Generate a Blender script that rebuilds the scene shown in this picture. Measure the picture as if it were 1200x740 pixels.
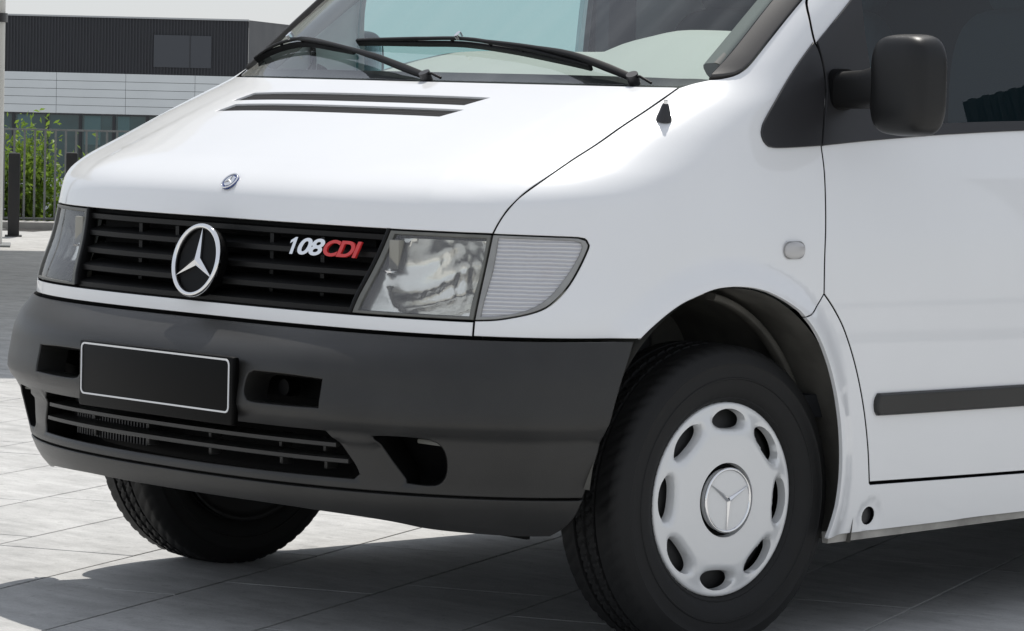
import bpy, bmesh, math, random
import numpy as np
from mathutils import Vector, Matrix
from mathutils.geometry import delaunay_2d_cdt

for o in list(bpy.data.objects): bpy.data.objects.remove(o)
SC = bpy.context.scene
COL = SC.collection
R = math.radians
random.seed(7); RNG = np.random.default_rng(7)

# ------------------------------------------------------------------ camera
cam_d = bpy.data.cameras.new('camera'); cam = bpy.data.objects.new('camera', cam_d); COL.objects.link(cam)
CAM_POS = Vector((6.05898, -5.34043, 1.18046)); YAW, PITCH, ROLL = R(47.54591), R(3.73985), R(1.38059)
fw = Vector((-math.sin(YAW)*math.cos(PITCH), math.cos(YAW)*math.cos(PITCH), -math.sin(PITCH)))
rt0 = fw.cross(Vector((0, 0, 1))).normalized(); up0 = rt0.cross(fw)
rt = rt0*math.cos(ROLL)+up0*math.sin(ROLL); up = up0*math.cos(ROLL)-rt0*math.sin(ROLL)
cam.matrix_world = Matrix(((rt.x, up.x, -fw.x, CAM_POS.x), (rt.y, up.y, -fw.y, CAM_POS.y), (rt.z, up.z, -fw.z, CAM_POS.z), (0, 0, 0, 1)))
cam_d.sensor_width = 36; cam_d.lens = 4181.35/1200*36; cam_d.clip_start = .1; cam_d.clip_end = 5000
SC.camera = cam

# ------------------------------------------------------------------ sky, sun, exposure
SUN_TO = Vector((-.34, .37, 1.0)).normalized()          # direction towards the sun
el = math.asin(SUN_TO.z); az = math.atan2(SUN_TO.x, SUN_TO.y)
w = bpy.data.worlds.new('World'); SC.world = w; w.use_nodes = True
nt = w.node_tree; nt.nodes.clear()
sky = nt.nodes.new('ShaderNodeTexSky'); sky.sky_type = 'NISHITA'; sky.sun_disc = False
sky.sun_elevation = el; sky.sun_rotation = az; sky.air_density = 1.0; sky.dust_density = .3; sky.ozone_density = 2.0; sky.altitude = 100
bg = nt.nodes.new('ShaderNodeBackground'); bg.inputs[1].default_value = .086
wo = nt.nodes.new('ShaderNodeOutputWorld'); hz = nt.nodes.new('ShaderNodeMix'); hz.data_type = 'RGBA'; hz.inputs['Factor'].default_value = .74      # thin bright haze over the whole sky
hz.inputs['B'].default_value = (8.15, 8.5, 9.2, 1); nt.links.new(sky.outputs[0], hz.inputs['A']); nt.links.new(hz.outputs['Result'], bg.inputs[0]); nt.links.new(bg.outputs[0], wo.inputs[0])
sd = bpy.data.lights.new('sun', 'SUN'); sd.energy = 3.55; sd.angle = R(.53); sd.color = (1, .96, .90)
so = bpy.data.objects.new('sun', sd); COL.objects.link(so); so.rotation_euler = SUN_TO.to_track_quat('Z', 'Y').to_euler(); so.location = (0, 0, 30)
SC.view_settings.view_transform = 'Standard'; SC.view_settings.look = 'None'; SC.view_settings.gamma = 1
SC.view_settings.exposure = 0.03; SC.view_settings.use_curve_mapping = False
SC.render.engine = 'CYCLES'
SC.cycles.max_bounces = 10; SC.cycles.transparent_max_bounces = 16; SC.cycles.diffuse_bounces = 4; SC.cycles.glossy_bounces = 5
SC.cycles.caustics_reflective = False; SC.cycles.caustics_refractive = False

# ------------------------------------------------------------------ materials
def mat(name, col=(.5, .5, .5), rough=.5, metal=0., coat=0., spec=.5, bump=0., bscale=100., vary=0., vscale=5., emit=None, stretch=(1, 1, 1)):
    m = bpy.data.materials.new(name); m.use_nodes = True; n = m.node_tree.nodes; l = m.node_tree.links
    b = n['Principled BSDF']; b.inputs['Base Color'].default_value = (*col, 1); b.inputs['Roughness'].default_value = rough
    b.inputs['Metallic'].default_value = metal; b.inputs['Coat Weight'].default_value = coat; b.inputs['Coat Roughness'].default_value = .03
    b.inputs['Specular IOR Level'].default_value = spec
    if bump or vary:
        tc = n.new('ShaderNodeTexCoord'); mp = n.new('ShaderNodeMapping'); mp.inputs['Scale'].default_value = stretch
        l.new(tc.outputs['Object'], mp.inputs[0])
    if bump:
        t = n.new('ShaderNodeTexNoise'); t.inputs['Scale'].default_value = bscale; t.inputs['Detail'].default_value = 3
        bp = n.new('ShaderNodeBump'); bp.inputs['Strength'].default_value = bump; bp.inputs['Distance'].default_value = .002
        l.new(mp.outputs[0], t.inputs['Vector']); l.new(t.outputs['Fac'], bp.inputs['Height']); l.new(bp.outputs[0], b.inputs['Normal'])
    if vary:
        t = n.new('ShaderNodeTexNoise'); t.inputs['Scale'].default_value = vscale; t.inputs['Detail'].default_value = 6
        r = n.new('ShaderNodeMapRange'); r.inputs['From Min'].default_value = .3; r.inputs['From Max'].default_value = .7
        r.inputs['To Min'].default_value = 1-vary; r.inputs['To Max'].default_value = 1+vary*.4
        mx = n.new('ShaderNodeVectorMath'); mx.operation = 'SCALE'; mx.inputs[0].default_value = col
        l.new(mp.outputs[0], t.inputs['Vector']); l.new(t.outputs['Fac'], r.inputs[0]); l.new(r.outputs[0], mx.inputs['Scale']); l.new(mx.outputs[0], b.inputs['Base Color'])
        r2 = n.new('ShaderNodeMapRange'); r2.inputs['To Min'].default_value = rough*.85; r2.inputs['To Max'].default_value = min(1, rough*1.2)
        l.new(t.outputs['Fac'], r2.inputs[0]); l.new(r2.outputs[0], b.inputs['Roughness'])
    return m
def thin_glass(name, tint, refl=1.0, rough=0.0, sheen=0.0):
    m = bpy.data.materials.new(name); m.use_nodes = True; n = m.node_tree.nodes; l = m.node_tree.links; n.clear()
    o = n.new('ShaderNodeOutputMaterial'); t = n.new('ShaderNodeBsdfTransparent'); t.inputs[0].default_value = (*tint, 1)
    g = n.new('ShaderNodeBsdfGlossy'); g.inputs['Roughness'].default_value = rough
    f = n.new('ShaderNodeFresnel'); ge = n.new('ShaderNodeNewGeometry'); io = n.new('ShaderNodeMapRange'); io.inputs['To Min'].default_value = 1.5; io.inputs['To Max'].default_value = 1/1.5
    l.new(ge.outputs['Backfacing'], io.inputs[0]); l.new(io.outputs[0], f.inputs[0]); k = n.new('ShaderNodeMath'); k.operation = 'MULTIPLY'; k.inputs[1].default_value = 1.6*refl; k.use_clamp = True
    x = n.new('ShaderNodeMixShader'); l.new(f.outputs[0], k.inputs[0]); l.new(k.outputs[0], x.inputs[0]); l.new(t.outputs[0], x.inputs[1]); l.new(g.outputs[0], x.inputs[2]); l.new(x.outputs[0], o.inputs[0])
    if sheen:   # diagonal reflection streaks and milky sheen, painted as a pale diffuse layer
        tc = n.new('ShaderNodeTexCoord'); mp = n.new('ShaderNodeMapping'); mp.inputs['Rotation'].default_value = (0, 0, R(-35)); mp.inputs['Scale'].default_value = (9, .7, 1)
        nz = n.new('ShaderNodeTexNoise'); nz.inputs['Scale'].default_value = 2.2; nz.inputs['Detail'].default_value = 4; rg = n.new('ShaderNodeMapRange'); rg.inputs['From Min'].default_value = .42; rg.inputs['From Max'].default_value = .7; rg.inputs['To Min'].default_value = sheen*.35; rg.inputs['To Max'].default_value = sheen*2.2
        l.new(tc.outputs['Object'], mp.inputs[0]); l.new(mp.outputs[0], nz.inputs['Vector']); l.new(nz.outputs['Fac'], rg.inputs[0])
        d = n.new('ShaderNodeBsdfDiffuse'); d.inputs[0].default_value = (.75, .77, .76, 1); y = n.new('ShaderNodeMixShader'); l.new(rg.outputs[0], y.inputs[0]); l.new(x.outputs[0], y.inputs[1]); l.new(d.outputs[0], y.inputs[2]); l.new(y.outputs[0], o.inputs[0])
    return m
def lens_mat(name, tint, axis, scale, clear=.45, bstr=.6, haze=.1):
    m = bpy.data.materials.new(name); m.use_nodes = True; n = m.node_tree.nodes; l = m.node_tree.links; n.clear()
    o = n.new('ShaderNodeOutputMaterial'); t = n.new('ShaderNodeBsdfTransparent'); t.inputs[0].default_value = (*tint, 1)
    tc = n.new('ShaderNodeTexCoord'); wv = n.new('ShaderNodeTexWave'); wv.wave_type = 'BANDS'; wv.bands_direction = axis; wv.inputs['Scale'].default_value = scale; wv.inputs['Distortion'].default_value = 1.2; wv.inputs['Detail Scale'].default_value = .6
    l.new(tc.outputs['Object'], wv.inputs['Vector'])
    bp = n.new('ShaderNodeBump'); bp.inputs['Strength'].default_value = bstr; bp.inputs['Distance'].default_value = .004; l.new(wv.outputs['Fac'], bp.inputs['Height'])
    rf = n.new('ShaderNodeBsdfRefraction'); rf.inputs['IOR'].default_value = 1.12; rf.inputs['Roughness'].default_value = .05; rf.inputs[0].default_value = (*tint, 1); l.new(bp.outputs[0], rf.inputs['Normal'])
    x1 = n.new('ShaderNodeMixShader'); x1.inputs[0].default_value = clear; l.new(rf.outputs[0], x1.inputs[1]); l.new(t.outputs[0], x1.inputs[2])
    df = n.new('ShaderNodeBsdfDiffuse'); rp = n.new('ShaderNodeValToRGB'); rp.color_ramp.elements[0].color = (.66, .65, .68, 1); rp.color_ramp.elements[1].color = (.95, .95, .95, 1); l.new(wv.outputs['Fac'], rp.inputs[0]); l.new(rp.outputs[0], df.inputs[0]); l.new(bp.outputs[0], df.inputs['Normal'])  # diffuse layer brightens the lens; light and dark of the ribs painted in
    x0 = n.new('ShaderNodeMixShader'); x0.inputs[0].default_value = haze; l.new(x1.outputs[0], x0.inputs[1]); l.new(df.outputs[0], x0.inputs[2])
    g = n.new('ShaderNodeBsdfGlossy'); g.inputs['Roughness'].default_value = .02
    f = n.new('ShaderNodeFresnel'); f.inputs[0].default_value = 1.5
    x = n.new('ShaderNodeMixShader'); l.new(f.outputs[0], x.inputs[0]); l.new(x0.outputs[0], x.inputs[1]); l.new(g.outputs[0], x.inputs[2]); l.new(x.outputs[0], o.inputs[0])
    return m
M = {}
M['paint'] = mat('white_paint', (.83, .835, .835), .32, coat=1.0, spec=.4, vary=.025, vscale=3)
M['plastic'] = mat('grey_bumper_plastic', (.024, .0235, .022), .33, spec=.45, bump=.22, bscale=800, vary=.30, vscale=6)
M['trim'] = mat('black_trim_plastic', (.022, .022, .024), .38, spec=.5, bump=.08, bscale=1200)
M['pillar'] = mat('dark_pillar_trim', (.05, .047, .045), .35, spec=.5, bump=.05, bscale=900)
M['black'] = mat('black_gap_shade_plastic', (.003, .003, .003), .7, spec=.1)  # black plastic, also used to paint shade into gaps and recesses
M['mirror'] = mat('mirror_shell_plastic', (.007, .007, .007), .40, spec=.4, bump=.1, bscale=1200)
M['grille'] = mat('black_grille_plastic', (.005, .005, .005), .45, spec=.22)
M['gloss_black'] = mat('gloss_black_plate', (.002, .002, .002), .35, spec=.12)
M['whiteline'] = mat('white_plate_line', (.75, .75, .75), .4)
M['chrome'] = mat('chrome', (.88, .88, .88), .06, metal=1)
M['reflector'] = mat('lamp_reflector', (.96, .94, .89), .20, metal=1.0, bump=.12, bscale=24, stretch=(1, 1, 5))
M['lamp_box'] = mat('lamp_housing_beige', (.30, .29, .25), .5)
M['ind_rim'] = mat('indicator_seal_grey', (.30, .30, .29), .5, vary=.15, vscale=30)
M['lamp_rim'] = mat('lamp_seal_grey', (.15, .15, .135), .5, vary=.2, vscale=30)
M['ind_back'] = mat('indicator_reflector', (.93, .92, .92), .3, metal=.15)
M['repeater'] = mat('repeater_lens', (.50, .49, .48), .25, coat=.6)
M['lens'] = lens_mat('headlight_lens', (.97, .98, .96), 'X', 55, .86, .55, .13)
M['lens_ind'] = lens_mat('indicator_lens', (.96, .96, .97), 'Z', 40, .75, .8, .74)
M['amber'] = mat('amber_bulb', (.55, .22, .12), .2, coat=.5)
M['rubber'] = mat('tyre_rubber', (.012, .012, .012), .6, spec=.3, bump=.15, bscale=500, vary=.25, vscale=9)
M['hubcap'] = mat('silver_hubcap_paint', (.74, .745, .74), .28, metal=.12, coat=1.0, bump=.02, bscale=700)
M['rim'] = mat('steel_rim', (.03, .03, .03), .6)
M['liner'] = mat('wheel_arch_liner', (.13, .125, .11), .8, bump=.3, bscale=60, vary=.35, vscale=12)
M['glass'] = thin_glass('windscreen_glass', (.87, .94, .925), .95, sheen=.02)
M['sideglass'] = thin_glass('side_window_glass', (.50, .76, .78), .72)
M['dirty_white'] = mat('dirty_white_paint', (.42, .405, .37), .6, vary=.4, vscale=14)
M['dash'] = mat('dashboard_plastic', (.50, .51, .47), .65, bump=.1, bscale=300)
M['seat'] = mat('seat_fabric', (.05, .055, .065), .9, bump=.2, bscale=300)
M['interior'] = mat('interior_trim', (.20, .20, .185), .8)
M['interior_dark'] = mat('interior_dark_trim', (.03, .032, .036), .8)
M['red'] = mat('red_badge', (.62, .03, .03), .3, coat=.4)
M['blue'] = mat('blue_enamel', (.03, .06, .22), .3, coat=.5)
M['rubber_seal'] = mat('seal_rubber', (.004, .004, .0045), .5, spec=.2)

# ------------------------------------------------------------------ object helpers
def obj(name, me, m=None, parent=None, **props):
    o = bpy.data.objects.new(name, me); COL.objects.link(o)
    if m is not None and me is not None and len(me.materials) == 0: me.materials.append(m if not isinstance(m, str) else M[m])
    if parent is not None: o.parent = parent
    for k, v in props.items(): o[k] = v
    return o
def mk(name, V, Fc, m, parent=None, smooth=False, normals=None, **props):
    me = bpy.data.meshes.new(name); me.from_pydata([tuple(map(float, v)) for v in V], [], [tuple(int(i) for i in f) for f in Fc]); me.update()
    if smooth or normals is not None: me.polygons.foreach_set('use_smooth', [True]*len(me.polygons))
    if normals is not None: me.normals_split_custom_set_from_vertices([tuple(map(float, n)) for n in normals])
    return obj(name, me, m, parent, **props)
def empty(name, loc, label, cat, group=None):
    o = bpy.data.objects.new(name, None); COL.objects.link(o); o.location = loc; o['label'] = label; o['category'] = cat
    if group: o['group'] = group
    return o
def from_bm(name, bm, m, parent=None, smooth=False, ang=None, **props):
    me = bpy.data.meshes.new(name); bmesh.ops.recalc_face_normals(bm, faces=bm.faces); bm.to_mesh(me); bm.free()
    if smooth: me.polygons.foreach_set('use_smooth', [True]*len(me.polygons))
    if ang: me.set_sharp_from_angle(angle=R(ang))
    return obj(name, me, m, parent, **props)
def bm_box(bm, c, s, rot=None, bev=0, seg=2):
    r = bmesh.ops.create_cube(bm, size=1); vs = r['verts']
    for v in vs: v.co = Vector((v.co.x*s[0], v.co.y*s[1], v.co.z*s[2]))
    if bev:
        es = list({e for v in vs for e in v.link_edges}); rr = bmesh.ops.bevel(bm, geom=es, offset=bev, segments=seg, affect='EDGES', profile=.6)
        vs = list({v for f in rr['faces'] for v in f.verts} | {v for v in vs if v.is_valid})
        # all verts of this island
        seen = set(); st = [vs[0]]
        while st:
            v = st.pop()
            if v in seen: continue
            seen.add(v); st += [e.other_vert(v) for e in v.link_edges]
        vs = list(seen)
    for v in vs: v.co = (rot @ v.co if rot else v.co)+Vector(c)
    return vs
def box(name, c, s, m, parent=None, rot=None, bev=0, **p):
    bm = bmesh.new(); bm_box(bm, c, s, rot, bev); return from_bm(name, bm, m, parent, smooth=bool(bev), ang=40 if bev else None, **p)
def sweep(name, path, prof, m, parent=None, upv=(0, 0, 1), scale=None, smooth=True, ang=50, **p):
    """closed 2-D profile (a along side, b along up) swept along a 3-D path"""
    P = [Vector(q) for q in path]; n = len(P); k = len(prof); V = []; Fc = []
    for i, q in enumerate(P):
        t = (P[min(i+1, n-1)]-P[max(i-1, 0)]).normalized(); s = t.cross(Vector(upv)).normalized(); u = s.cross(t)
        sc = scale[i] if scale else 1
        for a, b in prof: V.append(q+s*(a*sc)+u*(b*sc))
    for i in range(n-1):
        for j in range(k): Fc.append((i*k+j, i*k+(j+1) % k, (i+1)*k+(j+1) % k, (i+1)*k+j))
    Fc += [tuple(range(k))[::-1], tuple((n-1)*k+j for j in range(k))]
    o = mk(name, V, Fc, m, parent, smooth, **p)
    bm = bmesh.new(); bm.from_mesh(o.data); bmesh.ops.recalc_face_normals(bm, faces=bm.faces); bm.to_mesh(o.data); bm.free()
    if ang: o.data.set_sharp_from_angle(angle=R(ang))
    return o
def circ(r, k=10, ry=None): return [(r*math.cos(2*math.pi*i/k), (ry or r)*math.sin(2*math.pi*i/k)) for i in range(k)]
def rrect(wd, ht, r, k=4):
    o = []
    for cx, cy, a0 in ((wd/2-r, ht/2-r, 0), (-wd/2+r, ht/2-r, 90), (-wd/2+r, -ht/2+r, 180), (wd/2-r, -ht/2+r, 270)):
        for i in range(k+1): a = R(a0+90*i/k); o.append((cx+r*math.cos(a), cy+r*math.sin(a)))
    return o
def catmull(P, step):
    P = [np.asarray(p, float) for p in P]
    if len(P) == 2: n = max(2, int(np.linalg.norm(P[1]-P[0])/step)+1); return [P[0]+(P[1]-P[0])*t for t in np.linspace(0, 1, n)]
    out = []
    for i in range(len(P)-1):
        a = P[i-1] if i else 2*P[0]-P[1]; b = P[i]; c = P[i+1]; d = P[i+2] if i+2 < len(P) else 2*P[-1]-P[-2]
        n = max(1, int(round(np.linalg.norm(c-b)/step)))
        for t in np.arange(n)/n: out.append(.5*(2*b+(c-a)*t+(2*a-5*b+4*c-d)*t*t+(3*b-a-3*c+d)*t**3))
    return out+[P[-1]]

# ------------------------------------------------------------------ body surfaces of the van
def pchip(xs,ys,x):
    xs=np.asarray(xs,float);ys=np.asarray(ys,float);h=np.diff(xs);d=np.diff(ys)/h
    m=np.zeros(len(xs));m[0]=d[0];m[-1]=d[-1]
    for i in range(1,len(xs)-1):
        if d[i-1]*d[i]>0:
            w1=2*h[i]+h[i-1];w2=h[i]+2*h[i-1];m[i]=(w1+w2)/(w1/d[i-1]+w2/d[i])
    i=np.clip(np.searchsorted(xs,x)-1,0,len(h)-1);t=(x-xs[i])/h[i]
    return ys[i]*(1+2*t)*(1-t)**2+m[i]*h[i]*t*(1-t)**2+ys[i+1]*t*t*(3-2*t)+m[i+1]*h[i]*t*t*(t-1)
class Tab:
    def __init__(s,pts,sig=.008,lo=-.1,hi=2.1):
        a=np.array(pts,float);s.lo=lo;s.dz=.001;z=np.arange(lo,hi,s.dz)
        v=pchip(a[:,0],a[:,1],np.clip(z,a[0,0],a[-1,0]))
        # linear extrapolation
        sl=(a[-1,1]-a[-2,1])/(a[-1,0]-a[-2,0]);v=np.where(z>a[-1,0],a[-1,1]+sl*(z-a[-1,0]),v)
        k=int(4*sig/s.dz);w=np.exp(-.5*(np.arange(-k,k+1)*s.dz/sig)**2);w/=w.sum()
        s.v=np.convolve(np.pad(v,k,mode='edge'),w,'valid');s.n=len(s.v)
    def __call__(s,z):
        t=np.clip((z-s.lo)/s.dz,0,s.n-1.001);i=t.astype(int);f=t-i
        return s.v[i]*(1-f)+s.v[i+1]*f
class Surf:
    def __init__(s,xs,yc,D,n,sig=.008):
        s.xs=Tab(xs,sig);s.yc=Tab(yc,sig);s.D=Tab(D,sig);s.n=Tab(n,sig)
    def F(s,P):
        P=np.asarray(P,float);x=np.abs(P[...,0]);y=P[...,1];z=P[...,2]
        xs=s.xs(z);yc=s.yc(z);D=s.D(z);n=s.n(z)
        v=np.maximum((yc+D-y)/D,0)
        return (np.power(x/xs,n)+np.power(v,n))**(1/n)-1
    def cast(s,o,d,t0,t1,N=400):
        o=np.atleast_2d(o);d=np.atleast_2d(d)
        t=np.linspace(t0,t1,N);a=np.full(len(d),np.nan)
        o=np.broadcast_to(o,d.shape)
        V=np.stack([s.F(o+d*k) for k in t],1)
        for i in range(len(d)):
            j=np.where((V[i,:-1]>0)&(V[i,1:]<=0))[0]
            if len(j): a[i]=t[j[0]]
        ok=~np.isnan(a);lo=a.copy();hi=a+(t[1]-t[0])
        for _ in range(40):
            m=(lo+hi)/2;f=s.F(o+d*np.nan_to_num(m)[:,None])
            lo=np.where(f>0,m,lo);hi=np.where(f>0,hi,m)
        return o+d*((lo+hi)/2)[:,None]
    def bis(s,o,d,L=3.):  # from inside outwards
        lo=np.zeros(len(d));hi=np.full(len(d),L)
        for _ in range(45):
            m=(lo+hi)/2;f=s.F(o+d*m[:,None]);hi=np.where(f>0,m,hi);lo=np.where(f>0,lo,m)
        return o+d*((lo+hi)/2)[:,None]
    def normal(s,P):
        e=2e-3;g=np.stack([s.F(P+v)-s.F(P-v) for v in np.eye(3)*e],-1)
        return g/np.maximum(np.linalg.norm(g,axis=-1,keepdims=True),1e-12)
BODY=Surf(
 xs=[(.1,.90),(.30,.93),(.45,.94),(.6,.942),(.7,.94),(.8,.936),(.86,.932),(.92,.924),(1.0,.91),(1.07,.893),(1.14,.878),(1.18,.870),(1.24,.861),(1.37,.846),(1.5,.825),(1.65,.79),(1.8,.73)],
 yc=[(.1,-.72),(.66,-.712),(.70,-.710),(.80,-.676),(.86,-.656),(.90,-.648),(.93,-.641),(.953,-.626),(.99,-.567),(1.02,-.494),(1.06,-.394),(1.10,-.298),(1.14,-.202),(1.175,-.118),(1.20,-.075),(1.24,-.025),(1.37,.14),(1.8,.70)],
 D=[(.1,.52),(.86,.52),(1.0,.46),(1.1,.40),(1.18,.36),(1.4,.34)],
 n=[(.1,2.95),(.8,2.95),(.87,3.05),(.95,3.0),(1.0,3.05),(1.1,3.45),(1.2,3.5)])
BUMP=Surf(
 xs=[(.15,.88),(.24,.905),(.29,.925),(.345,.938),(.45,.953),(.6,.962),(.668,.957)],
 yc=[(.15,-.63),(.235,-.675),(.255,-.715),(.28,-.757),(.32,-.782),(.346,-.790),(.37,-.790),(.41,-.790),(.445,-.792),(.462,-.796),(.480,-.803),(.498,-.808),(.515,-.808),(.56,-.804),(.595,-.801),(.612,-.793),(.632,-.772),(.65,-.741),(.668,-.713)],
 D=[(.2,.56),(.62,.58),(.668,.53)],
 n=[(.2,2.25),(.35,2.35),(.42,2.5),(.5,2.65),(.60,2.65),(.668,2.95)],sig=.004)
class Dom:
    def __init__(s, surf, kind, off=0., disp=None): s.s = surf; s.k = kind; s.off = off; s.disp = disp
    def fwd(s, P):
        P = np.atleast_2d(np.asarray(P, float)); x, y, z = P.T
        if s.k == 'side': return np.c_[np.arctan2(x, .35+1.6*np.maximum(0, z-1.2)-y)*.9, z]
        if s.k == 'hood': return np.c_[x, np.arctan2(z-.6, .3-y)*.75]
        return np.c_[y, z]
    def base(s, uv):
        u, v = uv.T
        if s.k == 'side': a = u/.9; o = np.c_[0*u, .35+1.6*np.maximum(0, v-1.2), v]; d = np.c_[np.sin(a), -np.cos(a), 0*a]; return s.s.bis(o, d)
        if s.k == 'hood': a = v/.75; o = np.c_[u, 0*u+.3, 0*u+.6]; d = np.c_[0*a, -np.cos(a), np.sin(a)]; return s.s.bis(o, d)
        xs = s.s.xs(v); D = s.s.D(v); n = s.s.n(v); q = np.maximum((s.s.yc(v)+D-u)/D, 0)
        return np.c_[xs*np.maximum(1-q**n, 0)**(1/n), u, v]
    def S(s, uv):
        P = s.base(uv)
        if s.off or s.disp is not None:
            N = s.s.normal(P); h = np.full(len(P), s.off)
            if s.disp is not None: h = h+s.disp(P)
            P = P+N*h[:, None]
        return P
    def N(s, uv):
        e = 2e-3; du = s.S(uv+[e, 0])-s.S(uv-[e, 0]); dv = s.S(uv+[0, e])-s.S(uv-[0, e]); n = np.cross(du, dv)
        n /= np.maximum(np.linalg.norm(n, axis=1, keepdims=True), 1e-12)
        r = s.s.normal(s.base(uv)); n *= np.sign((n*r).sum(1, keepdims=True)+1e-9); return n
def loop2d(dom, segs, step):
    pts = []
    for sg in segs:
        q = dom.fwd(np.array(sg)); c = catmull(list(q), step)
        if pts and np.linalg.norm(pts[-1]-c[0]) < 1.5e-3: c = c[1:]
        pts += c
    if np.linalg.norm(pts[0]-pts[-1]) < 1.5e-3: pts = pts[:-1]
    out = [pts[0]]
    for p in pts[1:]:
        if np.linalg.norm(p-out[-1]) > 6e-4: out.append(p)
    return np.array(out)
def area(P): x, y = P.T; return .5*(x*np.roll(y, -1)-np.roll(x, -1)*y).sum()
def nrm2(P, ccw):   # outward vertex normals (2-D) for a ccw loop
    a = P-np.roll(P, 1, 0); b = np.roll(P, -1, 0)-P
    na = np.c_[a[:, 1], -a[:, 0]]; nb = np.c_[b[:, 1], -b[:, 0]]
    na /= np.maximum(np.linalg.norm(na, axis=1, keepdims=True), 1e-9); nb /= np.maximum(np.linalg.norm(nb, axis=1, keepdims=True), 1e-9)
    n = na+nb; L = np.linalg.norm(n, axis=1, keepdims=True); n /= np.maximum(L, 1e-6); n *= np.minimum(2/np.maximum(L, .9), 1.8)
    return n if ccw else -n
def inside(P, Q):
    x, y = Q.T; r = np.zeros(len(Q), bool); a = P; b = np.roll(P, -1, 0)
    for (x1, y1), (x2, y2) in zip(a, b):
        c = ((y1 > y) != (y2 > y))
        r ^= c & (x < (x2-x1)*(y-y1)/((y2-y1) if y2 != y1 else 1e-12)+x1)
    return r
def panel(name, surf, kind, segs, m, parent, off=0., gap=.0022, sp=.022, step=.010, depth=.014, flange=.012, disp=None, holes=(), hole_depth=None, mirror=False, rnd=.0014, skirt=None, dark_holes=(), **props):
    dom = Dom(surf, kind, off, disp)
    loops = []
    for i, sg in enumerate([segs]+list(holes)):
        L = loop2d(dom, sg, step); A = area(L)
        if A < 0: L = L[::-1]
        n = nrm2(L, True)
        if i: n = -n
        g = gap if i == 0 else 0.
        L = L-n*(g+rnd); loops.append((L, n))
    allb = np.concatenate([l for l, _ in loops])
    lo = allb.min(0); hi = allb.max(0)
    gx, gy = np.meshgrid(np.arange(lo[0]+sp/2, hi[0], sp), np.arange(lo[1]+sp/2, hi[1], sp)); gx[1::2] += sp/2
    G = np.c_[gx.ravel(), gy.ravel()]
    k = inside(loops[0][0], G)
    for l, _ in loops[1:]: k &= ~inside(l, G)
    G = G[k]
    if len(G):
        dm = np.full(len(G), 9.)
        for i in range(0, len(allb), 64): dm = np.minimum(dm, np.linalg.norm(G[:, None]-allb[None, i:i+64], axis=2).min(1))
        G = G[dm > sp*.5]
    co = [Vector(map(float, p)) for p in allb]+[Vector(map(float, p)) for p in G]
    ed = []; s0 = 0
    for l, _ in loops: ed += [(s0+i, s0+(i+1) % len(l)) for i in range(len(l))]; s0 += len(l)
    vs, _, fs, ov, _, _ = delaunay_2d_cdt(co, ed, [], 0, 1e-7)
    uv = np.array([tuple(v) for v in vs]); T = np.array([f for f in fs if len(f) == 3])
    cen = uv[T].mean(1); kk = inside(loops[0][0], cen)
    for l, _ in loops[1:]: kk &= ~inside(l, cen)
    T = T[kk]
    V = dom.S(uv); NN = dom.N(uv)
    # orientation
    t = T[0]; f = np.cross(V[t[1]]-V[t[0]], V[t[2]]-V[t[0]])
    if f @ NN[t[0]] < 0: T = T[:, ::-1]
    V = list(V); NO = list(NN); Fc = [tuple(t) for t in T]; dark = []
    for i, (l, n) in enumerate(loops):
        d = depth if i == 0 or hole_depth is None else hole_depth
        S0 = dom.S(l); N0 = dom.N(l); S1 = dom.S(l+n*rnd); o = dom.S(l+n*.003)-S0; o /= np.maximum(np.linalg.norm(o, axis=1, keepdims=True), 1e-9)
        rings = [(S0, N0), (S1-N0*rnd, o), (S1-N0*(d+rnd), o)]
        if flange and i == 0: S3 = dom.S(l+n*(flange+rnd)); rings += [(S1-N0*(d+rnd), N0), (S3-N0*(d+rnd), N0)]
        st = len(V); K = len(l)
        for P, Q in rings: V += list(P); NO += list(Q)
        for r in range(len(rings)-1):
            if r == 2: continue
            for j in range(K):
                a = st+r*K+j; b = st+r*K+(j+1) % K; q = (a, b, b+K, a+K)
                Fc.append(q)
                if r >= 1 and i in dark_holes: dark.append(len(Fc)-1)  # opening walls coloured black, painting in the shade of the recess
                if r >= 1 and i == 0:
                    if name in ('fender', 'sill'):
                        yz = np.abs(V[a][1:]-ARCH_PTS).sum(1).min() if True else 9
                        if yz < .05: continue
                    dark.append(len(Fc)-1)  # panel edges coloured black, painting in the shade of the shut lines
        # fix winding of the skirt against its normals
    V = np.array(V); NO = np.array(NO)
    for i in range(len(T), len(Fc)):
        q = Fc[i]; f = np.cross(V[q[1]]-V[q[0]], V[q[3]]-V[q[0]])
        if f @ (NO[q[0]]+NO[q[2]]) < 0: Fc[i] = q[::-1]
    if mirror:
        V = V*[-1, 1, 1]; NO = NO*[-1, 1, 1]; Fc = [q[::-1] for q in Fc]
    o = mk(name, V, Fc, m, parent, True, NO, **props)
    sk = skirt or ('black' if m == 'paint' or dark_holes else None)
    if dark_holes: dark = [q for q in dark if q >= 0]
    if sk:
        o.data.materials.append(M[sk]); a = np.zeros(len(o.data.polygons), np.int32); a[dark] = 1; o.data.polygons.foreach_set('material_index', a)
    return o
def pair(name, *a, **k):
    mir = k.pop('both', True)
    r = [panel(name, *a, **k)]
    if mir: r.append(panel(name, *a, mirror=True, **k))
    return r
def onz(surf, x, z):   # point on a surface at height z and lateral x (front face)
    xs = float(surf.xs(np.array([z]))[0]); n = float(surf.n(np.array([z]))[0]); D = float(surf.D(np.array([z]))[0]); yc = float(surf.yc(np.array([z]))[0])
    return (x, yc+D-D*max(1-(abs(x)/xs)**n, 0)**(1/n), z)
def mx(seg): return [(-p[0], p[1], p[2]) for p in seg]
rev = lambda s: s[::-1]

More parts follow.
